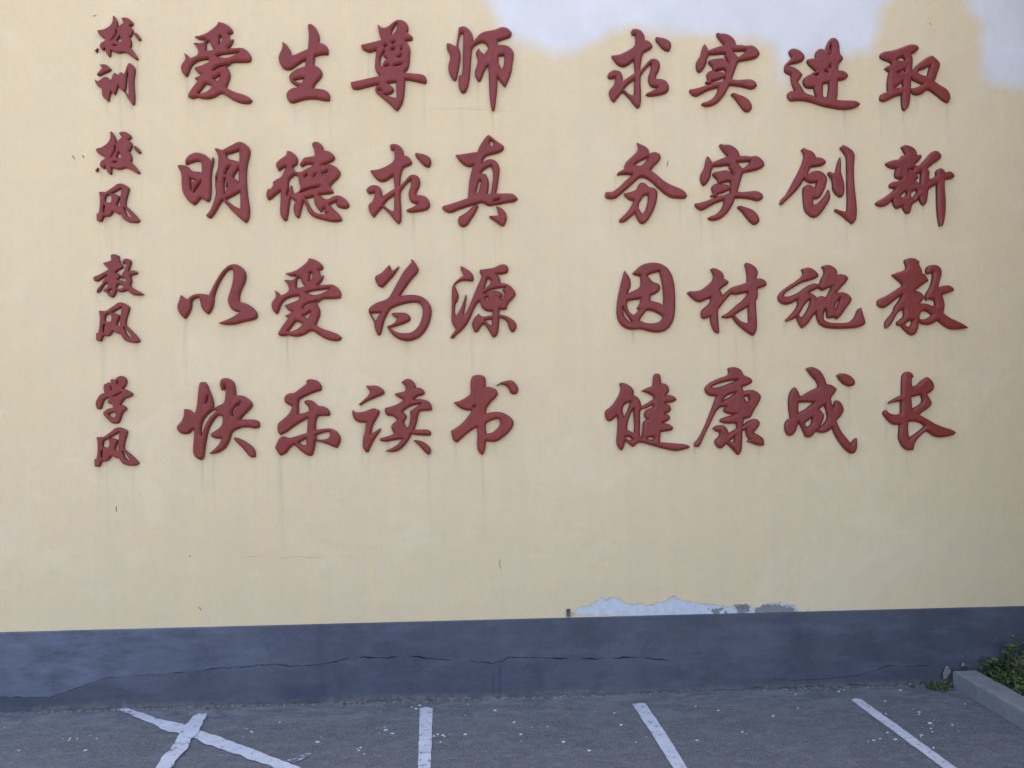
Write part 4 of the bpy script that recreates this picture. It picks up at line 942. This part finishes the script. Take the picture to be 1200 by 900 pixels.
def plant(name, label, cat, group, cx, cy, rad, hgt, n, ls, **kw):
    LV, LF, YV, YF, SV, SF = clump(cx, cy, rad, hgt, n, ls, **kw)
    root = bpy.data.objects.new(name, None); COL.objects.link(root); root.empty_display_size = .05
    mesh('foliage', LV, LF, M_leafa, root)
    if YV: mesh('yellowed_leaves', YV, YF, M_leafb, root)
    mesh('stem', SV, SF, M_twig, root)
    tag(root, label, cat, group)
GC = 'leafy plants in the strip behind the kerb'
plant('leafy_plant', 'bushy green plant against the plinth at the right edge, tallest behind the kerb', 'plant', GC, 2.97, -.11, .20, .25, 110, .028, xmin=2.76, yellow=.14)
plant('leafy_plant', 'low green plant with yellowed tips close behind the kerb stone', 'plant', GC, 2.93, -.36, .19, .13, 90, .026, xmin=2.725, yellow=.15)
plant('leafy_plant', 'sparse low plant in the corner between kerb and plinth', 'plant', GC, 2.80, -.09, .09, .05, 26, .022, xmin=2.725, yellow=.4)
LVa, LFa = [], []
for s in range(5200):
    x = random.uniform(2.73, 3.4); y = -abs(random.uniform(.02, 4.5)); h = .07 + random.uniform(0, .06)
    leaf_geo(LVa, LFa, Vector((x, y, h)), random.uniform(0, 6.283), random.uniform(-.4, .5), random.uniform(.02, .045), random.uniform(.28, .42))
tag(mesh('ground_cover', LVa, LFa, M_leafa), kind='stuff')
plant('weed', 'small dark green weed growing from the gap at the wall end of the kerb', 'weed', None, 2.475, -.04, .06, .045, 34, .014, z0=.0, yellow=.05)
# dry curled leaf on the end of the kerb
def dry_leaf(loc, size, rot, label):
    v, f = [], []
    N, Mx = 9, 5
    for i in range(N):
        t = i / (N - 1); w = .42 * math.sin(math.pi * min(.98, t * .96 + .03)) ** .8
        for j in range(Mx):
            s = (j / (Mx - 1) - .5) * 2
            v.append((size * (t - .5), size * w * s, size * (.35 * s * s * w + .12 * math.sin(t * 5) + .05 * noise.noise(Vector((t * 6, s * 3, size * 99))))))
    for i in range(N - 1):
        for j in range(Mx - 1):
            a = i * Mx + j; f.append((a, a + 1, a + Mx + 1, a + Mx))
    o = mesh('dry_leaf', v, f, M_dry, smooth=True)
    sm = o.modifiers.new('thickness', 'SOLIDIFY'); sm.thickness = .0008
    o.location = loc; o.rotation_euler = rot
    tag(o, label, 'leaf', 'dry fallen leaves'); return o
bm = bmesh.new(); bmesh.ops.create_icosphere(bm, subdivisions=3, radius=1)
for w in bm.verts:
    q = w.co.copy(); d = 1 + .45 * noise.noise(q * 1.7 + Vector((3, 1, 4))) + .22 * noise.noise(q * 5)
    w.co = Vector((q.x * .017 + q.z * .008, q.y * .011, q.z * .030)) * d
me = bpy.data.meshes.new('broken_mortar'); bm.to_mesh(me); bm.free()
bmo = link('broken_mortar', me, mat_simple('beige_mortar', (.13, .12, .10), (.26, .24, .20), 60)); bmo.location = (2.552, -.030, .070)
tag(bmo, 'beige lump of broken mortar wedged between plinth and kerb end above the weed', 'rubble')
dry_leaf((2.66, -.032, .104), .05, (.2, .05, .1), 'tan dry leaf lying behind the kerb end')
dry_leaf((2.35, -.035, .012), .035, (.2, .1, .15), 'small tan dry leaf at the foot of the plinth left of the weed')

# ------------------------------------------------------------------ crumbs of mortar along the foot of the wall, flakes on the asphalt
RV, RF = [], []
ico = bmesh.new(); bmesh.ops.create_icosphere(ico, subdivisions=1, radius=1)
iv = [w.co.copy() for w in ico.verts]; iff = [tuple(w.index for w in q.verts) for q in ico.faces]; ico.free()
def crumb(x, y, r, flat=.5):
    k = len(RV)
    R3 = Matrix.Rotation(random.uniform(0, 6.28), 3, 'Z')
    for w in iv:
        q = R3 @ Vector((w.x * r * random.uniform(.7, 1.3) * 1.4, w.y * r * random.uniform(.6, 1.2), w.z * r * flat * random.uniform(.6, 1.2)))
        RV.append((x + q.x, y + q.y, max(-.002, r * flat * .5 + q.z)))
    RF.extend(tuple(k + t for t in q) for q in iff)
for s in range(1500):
    x = random.uniform(-2.9, 2.5)
    dens = .5 + .5 * noise.noise(Vector((x * 2.1, 5, 0))) + (.35 if -2.1 < x < -1.3 or -.7 < x < .2 else 0)
    if random.random() > dens: continue
    y = -.012 - abs(random.gauss(0, .012)); r = random.choice((.002, .003, .003, .004, .006)) * random.uniform(.7, 1.3)
    crumb(x, y, r)
for s in range(900):
    crumb(random.uniform(-2.9, 2.55), -.03 - abs(random.gauss(0, .35)), random.uniform(.0008, .0022))
# low, broken bank of silt and crumbled mortar where the plinth meets the asphalt
v, f = [], []
xb = np.arange(-3.2, 2.5, .008)
for x in xb:
    a = .22 + 1.5 * noise.noise(Vector((x * 1.9, 11, 0))) + .9 * noise.noise(Vector((x * 13, 3, 0))) + (.3 if -2.1 < x < -1.5 or -.7 < x < .1 else 0)
    a = max(-.25, min(1.3, a)); j1 = noise.noise(Vector((x * 55, 8, 0)))
    hh = .001 + .013 * max(a, -.05) * (1 + .5 * j1); ww = .012 + .030 * a * (1 + .4 * noise.noise(Vector((x * 30, 1, 0))))
    v += [(x, -.0125, hh), (x, -.0125 - ww * .4, hh * (.6 + .3 * j1)), (x, -.0125 - ww, -.001)]
for i in range(len(xb) - 1):
    for k in range(2): a = 3 * i + k; f.append((a, a + 1, a + 4, a + 3))
M_silt = mat_simple('silt_and_crumbled_mortar', (.045, .042, .040), (.150, .142, .130), 60)
tag(mesh('silt', v, f, M_silt), kind='stuff')
tag(mesh('mortar_crumbs', RV, RF, M_rubble), kind='stuff')
FV, FFc = [], []
def flake(x, y, r):
    k = len(FV); n = random.randint(5, 8); a0 = random.uniform(0, 6.28)
    st_ = random.uniform(.35, .8); rot = random.gauss(0, .5)
    P = []
    for t in range(n):
        a = a0 + t * 6.283 / n; rr = r * random.uniform(.55, 1.15)
        u, w = rr * math.cos(a), rr * math.sin(a) * st_
        P.append((x + u * math.cos(rot) - w * math.sin(rot), y + u * math.sin(rot) + w * math.cos(rot)))
    for q in P: FV.append((q[0], q[1], .001))
    for q in P: FV.append((q[0], q[1], .003 + random.uniform(0, .0015)))
    FFc.append(tuple(range(k + n, k + 2 * n)))
    for t in range(n): FFc.append((k + t, k + (t + 1) % n, k + n + (t + 1) % n, k + n + t))
for (x, y) in FLAKES:
    flake(x, min(y, -.02), random.uniform(.005, .011))
    for q in range(random.choice((0, 0, 0, 1, 2))): flake(x + random.gauss(0, .03), min(-.02, y + random.gauss(0, .03)), random.uniform(.002, .006))
for s in range(20):
    flake(random.uniform(-2.8, 2.5), -.02 - abs(random.gauss(0, .5)), random.uniform(.0015, .004))
tag(mesh('paint_flakes', FV, FFc, M_flake), kind='stuff')
